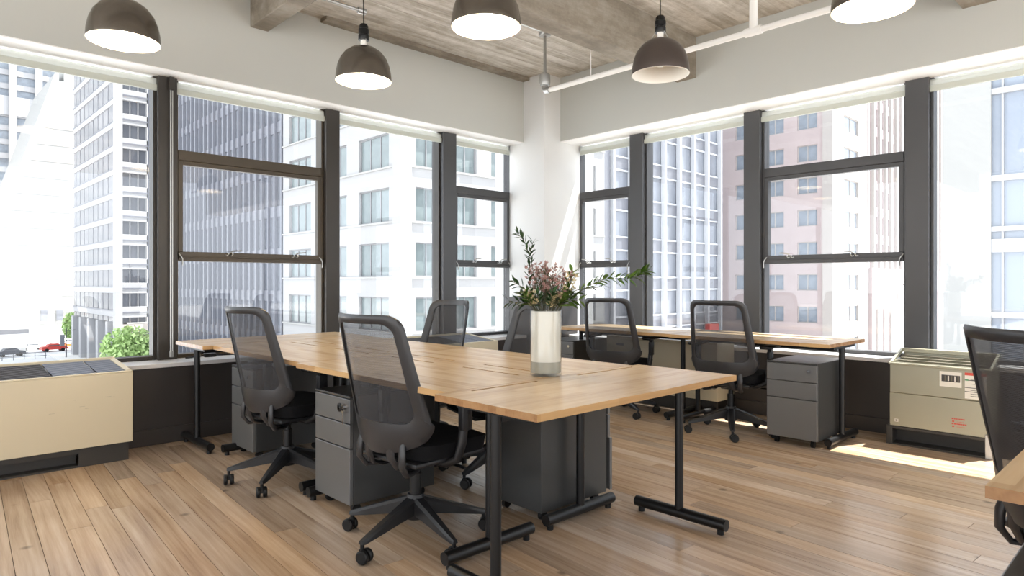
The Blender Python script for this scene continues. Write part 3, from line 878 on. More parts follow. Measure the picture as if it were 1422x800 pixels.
# rotated desks: local x -> world +Y, local y -> world -X
def ydesk(x0, x1, y0, y1, label, inner, legs_y):
    cx, cy = (x0 + x1) / 2, (y0 + y1) / 2
    sgn = -1 if inner == '+' else 1
    yl = sgn * ((x1 - x0) / 2 - .07)
    L2 = (y1 - y0) / 2
    return desk(x0, x1, y0, y1, 'y', label, [(-L2 + .14, -L2 + .55, yl), (L2 - .50, L2 - .10, yl)],
                [(v - cy, 0, .50, 'y') for v in legs_y])
ydesk(1.60, 2.204, 2.043, 3.338, 'near oak desk on the camera side of the main row', '+', (2.125, 3.305))
ydesk(2.208, 2.815, 2.043, 3.338, 'near oak desk on the far side of the main row, under the vase', '-', (2.135, 3.305))
ydesk(1.63, 2.204, 3.345, 4.640, 'second oak desk on the camera side, behind the left chair', '+', (3.42, 4.57))
ydesk(2.208, 2.815, 3.345, 4.640, 'second oak desk on the far side of the main row', '-', (3.42, 4.57))
desk(1.565, 2.85, 4.648, 5.205, 'x', 'oak end desk at the far end of the main row against left wall',
     [(-.5, -.12, -.22), (.12, .52, -.22)], [(-.585, 0, .53, 'y'), (.58, 0, .50, 'y')])
desk(4.72, 5.41, 1.775, 3.055, 'y', 'oak desk along the right windows, end nearest the zinc convector', [], [(-.605, .02, .52, 'y'), (.565, .02, .52, 'y')])
desk(4.74, 5.42, 3.065, 4.36, 'y', 'oak desk along the right windows nearest the column', [], [(-.58, .02, .52, 'y'), (.58, .02, .52, 'y')])
desk(1.688, 2.15, -1.0, .318, 'x', 'oak desk corner cut by the right edge in the foreground', [], [(.0, -.55, .40, 'x'), (.0, .50, .40, 'x')], False)

pc = thing('power_cable', 'black cable and adapter lying on the left sill under the desk end', 'cable', (1.86, 5.43, ZS))
bm = bmesh.new(); tube(bm, [(-.16, -.02, .008), (-.08, .03, .007), (0, .02, .012), (.05, -.01, .014), (.12, .02, .008), (.24, .01, .007)], .007, 6); obj('cord', bm, M['black'], pc, True)
obj('adapter', bx(-.02, .07, -.02, .02, .0, .03, bev=.005), M['black'], pc)

# ------------------------------------------------------------------ pedestals
def make_pedestal(label):
    p = thing('pedestal', label, 'drawer unit', (0, 0, 0), 0, 'grey mobile drawer pedestals under the desks')
    # local: drawer fronts face -X, origin under front centre
    w, dp = .36, .52
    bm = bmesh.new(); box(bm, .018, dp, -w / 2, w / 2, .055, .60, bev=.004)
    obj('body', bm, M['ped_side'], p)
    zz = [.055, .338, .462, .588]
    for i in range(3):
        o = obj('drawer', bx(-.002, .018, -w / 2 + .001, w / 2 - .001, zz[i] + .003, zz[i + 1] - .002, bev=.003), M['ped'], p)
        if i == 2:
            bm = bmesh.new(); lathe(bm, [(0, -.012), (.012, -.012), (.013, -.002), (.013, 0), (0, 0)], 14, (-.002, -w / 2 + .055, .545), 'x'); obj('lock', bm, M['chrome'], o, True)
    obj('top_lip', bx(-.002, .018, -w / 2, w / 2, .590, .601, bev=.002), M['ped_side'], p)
    for x in (.06, dp - .06):
        for y in (-w / 2 + .05, w / 2 - .05):
            bm = bmesh.new()
            lathe(bm, [(0, -.011), (.024, -.011), (.024, .011), (0, .011)], 14, (x, y, .024), 'y'); cyl(bm, x, y, .03, .058, .009, 8)
            obj('castor', bm, M['rubber'], p, True)
    return p
ped = make_pedestal('grey pedestal left of the front chair, key in its lock')
ped.location = (1.685, 3.105, 0)
bm = bmesh.new(); lathe(bm, [(0, 0), (.012, 0), (.012, .003), (0, .003)], 10, (-.018, -.135, .525), 'x'); box(bm, -.017, -.0155, -.140, -.130, .46, .52)
key = obj('key', bm, M['chrome'], ped)
bm = bmesh.new(); lathe(bm, [(.010, -.032), (.022, -.030), (.022, -.026), (.010, -.024)], 12, (0, -.125, .545), 'x'); obj('key_bow', bm, M['black'], ped, True)
def pd(x, y, rz, label):
    keep = [key, bpy.data.objects['key_bow']]
    r = dup(ped, (x, y, 0), rz, label)
    for c in kids(r):
        if c.name.startswith('key'): bpy.data.objects.remove(c)
    return r
pd(1.755, 4.455, 0, 'pale-lit grey pedestal beside the left chair, near dark wall')
pb = pd(2.815, 2.375, PI, 'dark pedestal seen from the back under the near end desk')
for c_, dx in zip(sorted((k for k in kids(pb) if k.name.startswith('drawer')), key=lambda k: k.bound_box[0][2]), (.030, .012, .012)):
    c_.location.x -= dx
pd(4.70, 2.03, 0, 'grey pedestal under the end of the right-hand desk, whole front visible')
pd(4.86, 4.40, 0, 'blue-lit pedestal right of the vase at the far desk leg')
pd(1.53, .092, 0, 'pedestal under the foreground desk at bottom right corner')

# ------------------------------------------------------------------ chairs
def back_x(z, t):
    """depth of the backrest surface, t in -1..1 across"""
    k = max(0, (z - .45) / .585)
    base = -.205 - .012 * math.sin(min(1, k) * PI) - .118 * k ** 1.35
    if z < .45: base += (.45 - z) * .3
    return base + .105 * t * t

def make_chair(label):
    c = thing('task_chair', label, 'chair', (0, 0, 0), 0, 'black mesh task chairs')
    # five-star base
    bm = bmesh.new(); lathe(bm, [(0, .095), (.045, .095), (.052, .12), (.048, .175), (.036, .205), (0, .205)], 20); obj('base_hub', bm, M['plastic'], c, True)
    for k in range(5):
        a = 2 * PI * k / 5 + .30
        Rm = Matrix.Rotation(a, 4, 'Z')
        bm = bmesh.new()
        secs = [(.03, .030, .120, .195), (.12, .026, .108, .165), (.24, .020, .088, .125), (.318, .015, .076, .098), (.335, .012, .078, .092)]
        rings = []
        for x, hw, zb, zt in secs:
            rings.append([bm.verts.new((x, y, z)) for y, z in ((-hw, zb), (hw, zb), (hw, zt - .012), (hw * .6, zt), (-hw * .6, zt), (-hw, zt - .012))])
        for A, B in zip(rings[:-1], rings[1:]):
            for j in range(6): bm.faces.new((A[j], A[(j + 1) % 6], B[(j + 1) % 6], B[j]))
        bm.faces.new(rings[0][::-1]); bm.faces.new(rings[-1])
        lg = obj('leg', xf(bm, Rm), M['plastic'], c, True, ang=30)
        bm = bmesh.new()
        for s in (-.017, .017):
            lathe(bm, [(0, s - .011), (.024, s - .011), (.029, s - .006), (.029, s + .006), (.024, s + .011), (0, s + .011)], 18, (-.012, 0, .029), 'y')
        box(bm, -.016, .012, -.006, .006, .028, .055); cyl(bm, 0, 0, .05, .085, .009, 10)
        xf(bm, Rm @ Matrix.Translation((.325, 0, 0)) @ Matrix.Rotation(1.1 + k * 1.9, 4, 'Z'))
        obj('castor', bm, M['rubber'], lg, True)
    bm = bmesh.new(); cyl(bm, 0, 0, .19, .30, .027, 18); cyl(bm, 0, 0, .29, .375, .019, 18); obj('gas_column', bm, M['black'], c, True)
    bm = bmesh.new(); box(bm, -.13, .12, -.085, .085, .362, .392, bev=.012); box(bm, -.06, .06, -.06, .06, .342, .37, bev=.008); obj('tilt_mechanism', bm, M['plastic'], c, True)
    bm = bmesh.new(); tube(bm, [(.05, -.08, .37), (.055, -.17, .362), (.06, -.21, .36), (.06, -.265, .356)], [.006, .006, .011, .009], 8, flat=.6); obj('lever', bm, M['black'], c, True)
    # seat
    bm = bmesh.new()
    nx, ny = 12, 10
    top = {}; bot = {}
    def sp(i, j):
        u, v = -1 + 2 * i / nx, -1 + 2 * j / ny
        k = (abs(u) ** 5 + abs(v) ** 5) ** .2
        s_ = max(abs(u), abs(v)) / k if k > 0 else 1
        return u * s_, v * s_
    for i in range(nx + 1):
        for j in range(ny + 1):
            u, v = sp(i, j)
            e = 1 - max(abs(-1 + 2 * i / nx), abs(-1 + 2 * j / ny)) 
            edge = -.022 if e < 1e-6 else (-.006 if e < .25 else 0)
            top[i, j] = bm.verts.new((.055 + u * .215, v * .245, .492 + edge - .012 * max(0, u) ** 3 + .010 * v * v - .006 * (1 - u * u)))
            bot[i, j] = bm.verts.new((.055 + u * .205, v * .235, .402 - .004 * max(0, u) + (.010 if e < 1e-6 else 0)))
    for i in range(nx):
        for j in range(ny):
            bm.faces.new((top[i, j], top[i + 1, j], top[i + 1, j + 1], top[i, j + 1]))
            bm.faces.new((bot[i, j + 1], bot[i + 1, j + 1], bot[i + 1, j], bot[i, j]))
    rim = [(i, 0) for i in range(nx)] + [(nx, j) for j in range(ny)] + [(i, ny) for i in range(nx, 0, -1)] + [(0, j) for j in range(ny, 0, -1)]
    for a, b in zip(rim, rim[1:] + rim[:1]):
        bm.faces.new((top[a], bot[a], bot[b], top[b]))
    obj('seat', bm, M['cushion'], c, True, ang=60)
    bm = bmesh.new(); box(bm, -.17, .24, -.21, .21, .383, .405, bev=.008); obj('seat_pan', bm, M['plastic'], c, True)
    # backrest frame: ring between an outer and an inner outline, laid on the curved back surface
    def rr(hw_top, hw_bot, z0, z1, r, n):
        pts = []
        def side(z): return hw_bot + (hw_top - hw_bot) * max(0, (z - z0) / (z1 - z0))
        cs = [(1, z1), (-1, z1), (-1, z0), (1, z0)]
        for q_, (sy, zc) in enumerate(cs):
            for k in range(n):
                a = (q_ * PI / 2) + (PI / 2) * k / (n - 1)
                hw = side(zc)
                cy_ = sy * (hw - r); cz = zc - r if zc == z1 else zc + r
                pts.append((cy_ + r * math.cos(a), cz + r * math.sin(a)))
        return pts
    N = 7
    outer = rr(.222, .268, .432, 1.035, .065, N)
    inner = rr(.187, .212, .572, .997, .055, N)
    def dens(pts):
        out = []
        for i, p in enumerate(pts):
            q_ = pts[(i + 1) % len(pts)]
            out.append(p)
            if (i + 1) % N == 0:
                for s in range(1, 8): out.append((p[0] + (q_[0] - p[0]) * s / 8, p[1] + (q_[1] - p[1]) * s / 8))
        return out
    outer, inner = dens(outer), dens(inner)
    # arch the lower edge of the plate and let its corners hang as lobes
    def arch(p):
        y, z = p
        if z < .51:
            k = min(1, abs(y) / .26)
            z += .075 * k ** 2
        return (y, z)
    outer = [arch(p) for p in outer]
    bm = bmesh.new()
    def onb(y, z, off): return Vector((back_x(z, y / .26) + off, y, z))
    K = 4
    fr_, bk_ = [], []
    for th, store in ((.0, fr_), (-.022, bk_)):
        for i in range(len(outer)):
            ring = []
            for k in range(K + 1):
                y = inner[i][0] + (outer[i][0] - inner[i][0]) * k / K
                z = inner[i][1] + (outer[i][1] - inner[i][1]) * k / K
                bulge = (.006 if k in (0, K) else 0.0)
                ring.append(bm.verts.new(onb(y, z, th + (bulge if th < 0 else -bulge * .5))))
            store.append(ring)
    n = len(outer)
    for i in range(n):
        j = (i + 1) % n
        for k in range(K):
            bm.faces.new((fr_[i][k], fr_[j][k], fr_[j][k + 1], fr_[i][k + 1]))
            bm.faces.new((bk_[i][k + 1], bk_[j][k + 1], bk_[j][k], bk_[i][k]))
        bm.faces.new((fr_[i][0], bk_[i][0], bk_[j][0], fr_[j][0]))
        bm.faces.new((fr_[j][K], bk_[j][K], bk_[i][K], fr_[i][K]))
    bf = obj('backrest_frame', bm, M['plate'], c, True, ang=50)
    # looped struts below the plate
    for s in (-1, 1):
        bm = bmesh.new()
        tube(bm, [(-.185, s * .140, .50), (-.196, s * .150, .445), (-.198, s * .152, .39), (-.168, s * .142, .348), (-.10, s * .12, .345), (-.03, s * .075, .365)],
             [.016, .021, .020, .018, .016, .015], 10, flat=.6)
        tube(bm, [(-.200, s * .070, .48), (-.200, s * .078, .42), (-.172, s * .090, .370), (-.12, s * .092, .350), (-.07, s * .085, .355)],
             [.032, .026, .020, .018, .014], 10, flat=.5)
        obj('back_strut', bm, M['plate'], c, True, ang=60)
    bm = bmesh.new()
    g = {}
    for i in range(9):
        for j in range(13):
            t = -1 + i / 4; z = .556 + (1.003 - .556) * j / 12
            hw = .219 + (.192 - .219) * j / 12
            g[i, j] = bm.verts.new(onb(t * hw, z, -.006 - .01 * (1 - t * t)))
    for i in range(8):
        for j in range(12):
            bm.faces.new((g[i, j], g[i + 1, j], g[i + 1, j + 1], g[i, j + 1]))
    obj('backrest_mesh', bm, M['mesh'], c, True)
    # armrests
    for s in (-1, 1):
        bm = bmesh.new()
        tube(bm, [(.0, s * .10, .378), (.01, s * .20, .376), (.02, s * .262, .405), (.03, s * .278, .48), (.035, s * .285, .55), (.04, s * .287, .60)],
             [.018, .020, .021, .021, .021, .019], 10, flat=1.0)
        a = obj('arm_support', bm, M['plastic'], c, True, ang=60)
        b2 = bmesh.new(); box(b2, .012, .068, s * .287 - .017, s * .287 + .017, .53, .645, bev=.006); obj('arm_sleeve', b2, M['plastic'], a, True)
        b2 = bmesh.new(); box(b2, -.075, .165, s * .285 - .042, s * .285 + .042, .668, .694, bev=.011, seg=3); box(b2, .02, .06, s * .287 - .014, s * .287 + .014, .64, .67)
        obj('arm_pad', b2, M['black'], a, True)
    return c

chair = make_chair('black mesh chair in front, at the near desk, whole base visible')
def place(c, x, y, yaw, base):
    """base = world angle of one leg of the star, in degrees"""
    c.location = (x, y, 0); c.rotation_euler = (0, 0, yaw)
    for k in kids(c):
        if k.name.split('.')[0] == 'leg':
            k.rotation_euler = (0, 0, math.radians(base) - .30 - yaw)
def chair_at(x, y, yaw, base, label):
    place(dup(chair, (x, y, 0), yaw, label), x, y, yaw, base)
chair_at(1.74, 3.74, .12, 5, 'black mesh chair at left, behind the grey pedestal with a key')
chair_at(2.83, 3.90, PI + .02, 20, 'far-side mesh chair against the pale brick building, facing camera')
chair_at(2.71, 2.975, PI - .28, 50, 'dark mesh chair half hidden by the white vase')
chair_at(4.795, 3.62, .22, 30, 'mesh chair right of the vase, at the right-hand desks')
chair_at(4.79, 2.54, .10, 66, 'mesh chair beside the whole grey pedestal at the right-hand desk')
chair_at(2.60, .20, -.85, 26, 'large mesh chair cut by the right edge in the foreground')
big = [c for c in bpy.data.objects if c.parent and c.parent.get('label') == 'large mesh chair cut by the right edge in the foreground' and c.name.startswith('backrest_mesh')][0]
big.data = big.data.copy(); big.data.materials[0] = M['mesh_d']
place(chair, 1.77, 2.49, .07, 48)

# ------------------------------------------------------------------ vase and bouquet
VX, VY = 2.225, 2.10
va = thing('vase', 'tall white cylinder vase with cloudy water in its clear foot', 'vase', (VX, VY, .74))
bm = bmesh.new(); lathe(bm, [(0, 0), (.070, 0), (.073, .004), (.073, .300), (.070, .301), (.0695, .298), (.0695, .014), (0, .012)], 40); obj('glass_wall', bm, M['vglass'], va, True)
bm = bmesh.new(); lathe(bm, [(.0692, .066), (.0692, .297), (.0655, .297), (.0655, .066)], 40); obj('white_lining', bm, M['ceramic'], va, True)
bm = bmesh.new(); lathe(bm, [(0, .016), (.0685, .016), (.0685, .0655), (0, .0655)], 32); obj('water', bm, M['water'], va, True)

def leaf_mesh(m, L_, w):
    bm = bmesh.new()
    pr = [(0, .0), (.18, .55), (.42, 1.0), (.7, .72), (1.0, .0)]
    a = bm.verts.new((0, 0, 0)); prev = None; tip = bm.verts.new((L_, 0, -.10 * L_))
    rows_ = []
    for x, k in pr[1:-1]:
        zc = .06 * L_ * math.sin(x * PI) - .10 * L_ * x
        rows_.append((bm.verts.new((x * L_, -w * k / 2, zc + .08 * w)), bm.verts.new((x * L_, 0, zc)), bm.verts.new((x * L_, w * k / 2, zc + .08 * w))))
    bm.faces.new((a, rows_[0][1], rows_[0][0])); bm.faces.new((a, rows_[0][2], rows_[0][1]))
    for A, B in zip(rows_[:-1], rows_[1:]):
        bm.faces.new((A[0], A[1], B[1], B[0])); bm.faces.new((A[1], A[2], B[2], B[1]))
    bm.faces.new((rows_[-1][0], rows_[-1][1], tip)); bm.faces.new((rows_[-1][1], rows_[-1][2], tip))
    bmesh.ops.solidify(bm, geom=bm.faces[:], thickness=.0008)
    return mesh('leaf', bm, m, True)
LEAF_D = [leaf_mesh(M['leaf'], .052, .014), leaf_mesh(M['leaf'], .040, .011)]
LEAF_L = [leaf_mesh(M['leaf_l'], .055, .018), leaf_mesh(M['leaf_l'], .042, .015)]
def curve_pts(pts, n=16):
    P_ = [Vector(p) for p in pts]; out = []
    for i in range(n + 1):
        t = i / n * (len(P_) - 1); k = min(int(t), len(P_) - 2); f_ = t - k
        p0, p1, p2, p3 = P_[max(k - 1, 0)], P_[k], P_[k + 1], P_[min(k + 2, len(P_) - 1)]
        out.append(.5 * ((2 * p1) + (p2 - p0) * f_ + (2 * p0 - 5 * p1 + 4 * p2 - p3) * f_ * f_ + (3 * p1 - p0 - 3 * p2 + p3) * f_ ** 3))
    return out
RT = Vector((Rv.x, Rv.y, 0)); FW = Vector((Fv.x, Fv.y, 0)); UP = Vector((0, 0, 1))
rb = random.Random(21)
def branch(name, label, path, leaves, nleaf, start=.3, scale=1.0, cat='branch', group=None):
    """path in (right, forward, up) metres from the vase mouth"""
    o = thing(name, label, cat, (VX, VY, .74 + .06), 0, group)
    P_ = curve_pts([(RT * a + FW * b + UP * c_) for a, b, c_ in path], 20)
    bm = bmesh.new(); tube(bm, P_, [.0022 - .0014 * i / 20 for i in range(21)], 5); obj('stem', bm, M['stem'], o, True)
    for k in range(nleaf):
        t = start + (1 - start) * (k + rb.random() * .5) / nleaf
        i = min(19, int(t * 20)); p = P_[i].lerp(P_[i + 1], t * 20 - i); tg = (P_[i + 1] - P_[i]).normalized()
        side = tg.cross(UP)
        if side.length < .1: side = RT.copy()
        side = (Matrix.Rotation(k * 2.4 + rb.random(), 3, tg) @ side.normalized())
        dr = (tg * .75 + side * .85 + UP * .1).normalized()
        zz = dr.cross(side); zz = (UP - dr * UP.dot(dr)).normalized() if abs(dr.z) < .95 else RT.copy()
        yy = zz.cross(dr)
        lf = obj('leaf', rb.choice(leaves), None, o)
        lf.matrix_local = Matrix.Translation(p) @ Matrix((dr, yy, zz)).transposed().to_4x4() @ Matrix.Rotation(rb.uniform(-.6, .6), 4, 'X') @ Matrix.Scale(scale * rb.uniform(.8, 1.2), 4)
    return o
B0 = (0, 0, .02)
branch('leafy_branch', 'tall dark-leaved branch rising highest at the left of the vase', [B0, (-.03, 0, .24), (-.075, .01, .36), (-.075, .01, .47), (-.095, .01, .55), (-.135, .01, .60)], LEAF_D, 40, .36, .85, group='bouquet foliage')
branch('leafy_branch', 'dark side shoot curling above the tall left branch', [B0, (-.03, .01, .25), (-.055, .03, .40), (-.07, .02, .50), (-.06, 0, .555)], LEAF_D, 16, .6, .8, group='bouquet foliage')
branch('leafy_branch', 'long green branch reaching far right from the vase', [B0, (.05, 0, .24), (.16, -.02, .33), (.27, -.03, .385), (.38, -.03, .385), (.46, -.03, .42)], LEAF_L, 66, .36, 1.0, group='bouquet foliage')
branch('leafy_branch', 'thin lower twig pointing right below the long branch', [B0, (.04, -.02, .25), (.13, -.04, .33), (.22, -.05, .345), (.265, -.05, .35)], LEAF_D, 14, .5, .65, group='bouquet foliage')
branch('leafy_branch', 'leafy spray low at the left rim of the vase', [B0, (-.05, -.01, .24), (-.10, -.02, .275), (-.17, -.02, .275)], LEAF_D, 14, .5, 1.15, group='bouquet foliage')
branch('leafy_branch', 'leafy spray at mid height left of the flowers', [B0, (-.04, -.01, .24), (-.09, -.01, .33), (-.15, 0, .37)], LEAF_D, 14, .5, 1.05, group='bouquet foliage')
branch('leafy_branch', 'leafy spray leaning right over the vase rim', [B0, (.05, -.02, .24), (.10, -.03, .285), (.17, -.03, .285)], LEAF_L, 14, .5, 1.1, group='bouquet foliage')
branch('leafy_branch', 'upright green sprig right of the cream flowers', [B0, (.05, .0, .24), (.10, 0, .34), (.125, 0, .42)], LEAF_L, 16, .5, 1.0, group='bouquet foliage')
for i, (a, b) in enumerate([(-.045, -.03), (-.02, -.05), (.01, -.055), (.04, -.04), (.055, 0), (-.055, .01), (.0, .04), (-.035, .0), (.03, -.01)]):
    branch('leafy_branch', 'short leafy sprig filling the vase mouth', [B0, (a * .9, b * .9, .22), (a * 1.6, b * 1.6, .27), (a * 2.1, b * 2.0, .315)], LEAF_D if i % 3 else LEAF_L, 18, .55, 1.0, group='short sprigs at the vase mouth')
def spray(label, path, m, spread, nb, rad, group, cat='flower'):
    o = thing('flower_spray', label, cat, (VX, VY, .80), 0, group)
    P_ = curve_pts([(RT * a + FW * b + UP * c_) for a, b, c_ in path], 12)
    bm = bmesh.new(); tube(bm, P_, .0017, 5)
    heads = []
    for k in range(nb):
        i = rb.randint(6, 12)
        off = RT * rb.uniform(-1, 1) * spread + FW * rb.uniform(-1, 1) * spread + UP * rb.uniform(.0, 1.1) * spread
        h_ = P_[i] + off; heads.append(h_)
        tube(bm, [P_[max(i - 3, 0)], P_[i].lerp(h_, .5) + UP * .004, h_], .0008, 4)
    obj('stem', bm, M['stem'], o, True)
    me = None
    for h_ in heads:
        if me is None:
            bm = bmesh.new()
            for q_ in range(6):
                a = q_ * PI / 3
                v0 = bm.verts.new((0, 0, 0)); v1 = bm.verts.new((rad * math.cos(a - .4), rad * math.sin(a - .4), rad * .55)); v2 = bm.verts.new((1.25 * rad * math.cos(a), 1.25 * rad * math.sin(a), rad * .95)); v3 = bm.verts.new((rad * math.cos(a + .4), rad * math.sin(a + .4), rad * .55))
                bm.faces.new((v0, v1, v2, v3))
            bmesh.ops.create_icosphere(bm, subdivisions=1, radius=rad * .38, matrix=Matrix.Translation((0, 0, rad * .3)))
            me = mesh('blossom', bm, m)
        f_ = obj('blossom', me, None, o, loc=h_)
        f_.rotation_euler = (rb.uniform(-.9, .9), rb.uniform(-.9, .9), rb.uniform(0, 6))
for i, (a, b, c_) in enumerate([(-.04, 0, .40), (-.005, -.02, .42), (.03, .0, .39), (.065, .01, .37), (-.02, .03, .37), (.03, -.04, .34)]):
    spray('dusty pink wispy flower spray in the bouquet middle', [B0, (a * .5, b * .5, .24), (a, b, c_ - .04), (a * 1.1, b * 1.1, c_)], M['pink'], .054, 34, .0085, 'dusty pink flower sprays in the vase')
for i, (a, b, c_, l) in enumerate([(.115, -.01, .385, 'cream flower cluster high at the right of the pink sprays'), (.045, -.045, .30, 'cream flower cluster low in front of the pink sprays'), (-.075, -.02, .30, 'cream flower cluster low at the left of the bouquet')]):
    spray(l, [B0, (a * .5, b * .5, .22), (a * .95, b, c_ - .03), (a, b, c_)], M['ivory'], .026, 22, .012, 'cream flowers in the vase')

# ------------------------------------------------------------------ outside
ZG = -12.4
struct(obj('ground', bx(-400, 600, -400, 700, ZG - 1, ZG), M['asphalt']), 'street asphalt far below')
def sidewalk(x0, x1, y0, y1, label):
    struct(obj('sidewalk', bx(x0, x1, y0, y1, ZG, ZG + .15, bev=.03), M['pavement']), label)
sidewalk(22.5, 60, 34.5, 99, 'pavement around the pale brick building')
sidewalk(22.5, 60, 110, 149, 'pavement around the far corner office block')
sidewalk(-30, 60, 176, 189, 'pale plaza before the sloping white building')

def facade(par, P, us, zs, windows, m, depth=.35, name='wall'):
    """masonry slab with real openings; windows = {(i, j)} cells"""
    bm = bmesh.new(); plate(bm, us, zs, windows, 0, depth, P); return obj(name, bm, m, par)

def win_mesh(w, h, lights, fm, gm, bar=.09, trans=None):
    """a window unit facing -Y: frame mesh, pane mesh (local x across, z up, origin bottom centre)"""
    bm = bmesh.new()
    box(bm, -w / 2, w / 2, .0, .10, 0, bar); box(bm, -w / 2, w / 2, .0, .10, h - bar, h)
    box(bm, -w / 2, -w / 2 + bar, .0, .10, bar, h - bar); box(bm, w / 2 - bar, w / 2, .0, .10, bar, h - bar)
    for k in range(1, lights):
        x = -w / 2 + w * k / lights; box(bm, x - bar / 2, x + bar / 2, .0, .09, bar, h - bar)
    if trans: box(bm, -w / 2 + bar, w / 2 - bar, .01, .08, h * trans - bar / 2, h * trans + bar / 2)
    return mesh('window', bm, fm), mesh('pane', bx(-w / 2 + bar * .5, w / 2 - bar * .5, .06, .10, bar * .5, h - bar * .5), gm)

def grid_building(par, corner, axis, length, z0, nfl, fh, sill, wh, bay, ww, lights, wall, fm, gm, margin=0.0, trans=None, rz=None):
    """axis 'x': facade along +X facing -Y; axis 'y': along +Y facing -X. corner = (x, y) world; par at origin"""
    n = int((length - 2 * margin) / bay + .25)
    us = [0.0]; cells = set(); cents = []
    for k in range(n):
        c = margin + bay * (k + .5)
        us += [c - ww / 2, c + ww / 2]; cents.append(c)
    us.append(length)
    zs = [z0]; zc = []
    for k in range(nfl):
        a = z0 + fh * k + sill; zs += [a, a + wh]; zc.append(a)
    zs.append(z0 + fh * nfl)
    for i in range(n):
        for j in range(nfl): cells.add((1 + 2 * i, 1 + 2 * j))
    if axis == 'x': P = lambda u, z, dd: Vector((corner[0] + u, corner[1] + dd, z))
    else: P = lambda u, z, dd: Vector((corner[0] + dd, corner[1] + u, z))
    facade(par, P, us, zs, cells, wall)
    fme, pme = win_mesh(ww, wh, lights, fm, gm, trans=trans)
    for c in cents:
        for a in zc:
            p = P(c, a, .18)
            w = obj('window', fme, None, par, loc=p, rz=0 if axis == 'x' else -PI / 2)
            obj('pane', pme, None, w)

# pale brick corner building
b5 = thing('office_building', 'pale brick corner building with three-light windows, left of the column', 'building')
FH = 3.93
zb = -15.2
grid_building(b5, (26.2, 38.6), 'y', 18.6, zb, 9, FH, 1.05, 2.45, 5.9, 4.1, 3, M['limestone'], M['out_frame'], M['out_glass2'], .6)
grid_building(b5, (26.55, 38.6), 'x', 22.3, zb, 9, FH, 1.05, 2.45, 3.6, 2.1, 2, M['limestone'], M['out_frame'], M['out_glass2'], .15)
bm = bmesh.new()
for k in range(9):
    z = zb + FH * k + .92
    box(bm, 26.08, 26.2, 38.6, 57.2, z, z + .13); box(bm, 26.2, 48.8, 38.48, 38.6, z, z + .13)
obj('sill_course', bm, M['white_stone'], b5)
obj('corner_pier', bx(26.02, 27.0, 38.42, 39.4, zb, zb + FH * 9), M['limestone'], b5)
obj('end_wall', bx(26.3, 48.8, 56.8, 57.2, zb, zb + FH * 9), M['limestone'], b5)
obj('end_wall', bx(48.45, 48.85, 38.95, 57.5, zb, zb + FH * 9), M['limestone'], b5)

# dark striped tower
b4 = thing('office_tower', 'dark glass tower with close vertical fins, seen through bronze sash window', 'building')
obj('glass_wall', bx(26.6, 40, 57.6, 99, ZG, 62), M['tower_glass'], b4)
fin = mesh('fin', bx(0, .35, -.09, .09, ZG + 4, 62), M['tower_fin'])
y = 57.8
while y < 99:
    obj('fin', fin, None, b4, loc=(26.25, y, 0)); y += 1.42
sp_ = mesh('spandrel', bx(0, .12, 57.6, 99, 0, 1.0), M['tower_fin_d'])
z = ZG + 4
while z < 60:
    obj('spandrel', sp_, None, b4, loc=(26.48, 0, z)); z += 3.9
obj('base_canopy', bx(25.9, 26.6, 57.6, 99, ZG + 3.6, ZG + 4.1), M['tower_fin'], b4)

# far corner office block
b3 = thing('office_building', 'banded white office block with dark glass, behind the leftmost mullion', 'building')
obj('core', bx(27.2, 60, 113.6, 146, ZG + 7.4, 62), M['tower_glass'], b3)
obj('panel_glass', bx(26.75, 27.2, 114.2, 146, ZG + 7.4, 62), M['pale_glass'], b3)
FB = 3.67
for k in range(17):
    z = ZG + 8.2 + FB * k
    obj('spandrel', bx(26.9, 60, 113, 113.7, z, z + 1.62, bev=.03), M['white_rib'], b3)
    obj('dark_line', bx(26.9, 60, 112.94, 113.02, z + .62, z + .86), M['tower_fin_d'], b3)  # dark line along the spandrel
    obj('side_spandrel', bx(26.6, 27.0, 114.2, 146, z, z + .85, bev=.03), M['white_rib'], b3)
    obj('dark_line', bx(26.58, 26.76, 114.2, 146, z + .85, z + 1.06), M['tower_fin_d'], b3)
mul = mesh('mullion', bx(-.07, .07, 0, .25, ZG + 7.4, 60), M['white_rib'])
for k in range(14):
    for j in (0, 1, 2): obj('mullion', mul, None, b3, loc=(27.0 + 1.12 * (j + 1) + k * 4.0, 113.35, 0))
    obj('bay_pier', bx(30.45 + k * 4.0 - .1, 30.45 + k * 4.0 + .62, 113.0, 113.6, ZG + 7.4, 60), M['white_rib'], b3) if k < 7 else None
mul2 = mesh('side_mullion', bx(0.2, .30, -.06, .06, ZG + 7.4, 60), M['tower_fin_d'])
for k in range(9): obj('side_mullion', mul2, None, b3, loc=(26.5, 117 + 3.4 * k, 0))
obj('corner_pier', bx(26.1, 27.0, 112.8, 114.5, ZG, 62), M['white_rib'], b3)
col_ = mesh('pillar', bx(0, 1.2, 0, 1.4, ZG, ZG + 7.4), M['white_rib'])
for k in range(5): obj('pillar', col_, None, b3, loc=(26.2, 118.4 + 6.4 * k, 0))
obj('recessed_wall', bx(27.6, 28.0, 114.5, 146, ZG, ZG + 7.4), M['tower_glass'], b3)
obj('base_wall', bx(27.0, 60, 113.2, 113.7, ZG, ZG + 7.2), M['palestone'], b3)
w = obj('window', bx(28.4, 30.2, 113.05, 113.2, ZG + 2.2, ZG + 5.6), M['out_frame'], b3); obj('pane', bx(28.5, 30.1, 113.0, 113.1, ZG + 2.3, ZG + 5.5), M['tower_glass'], w)

for o_ in kids(b3): o_.location.x -= .55

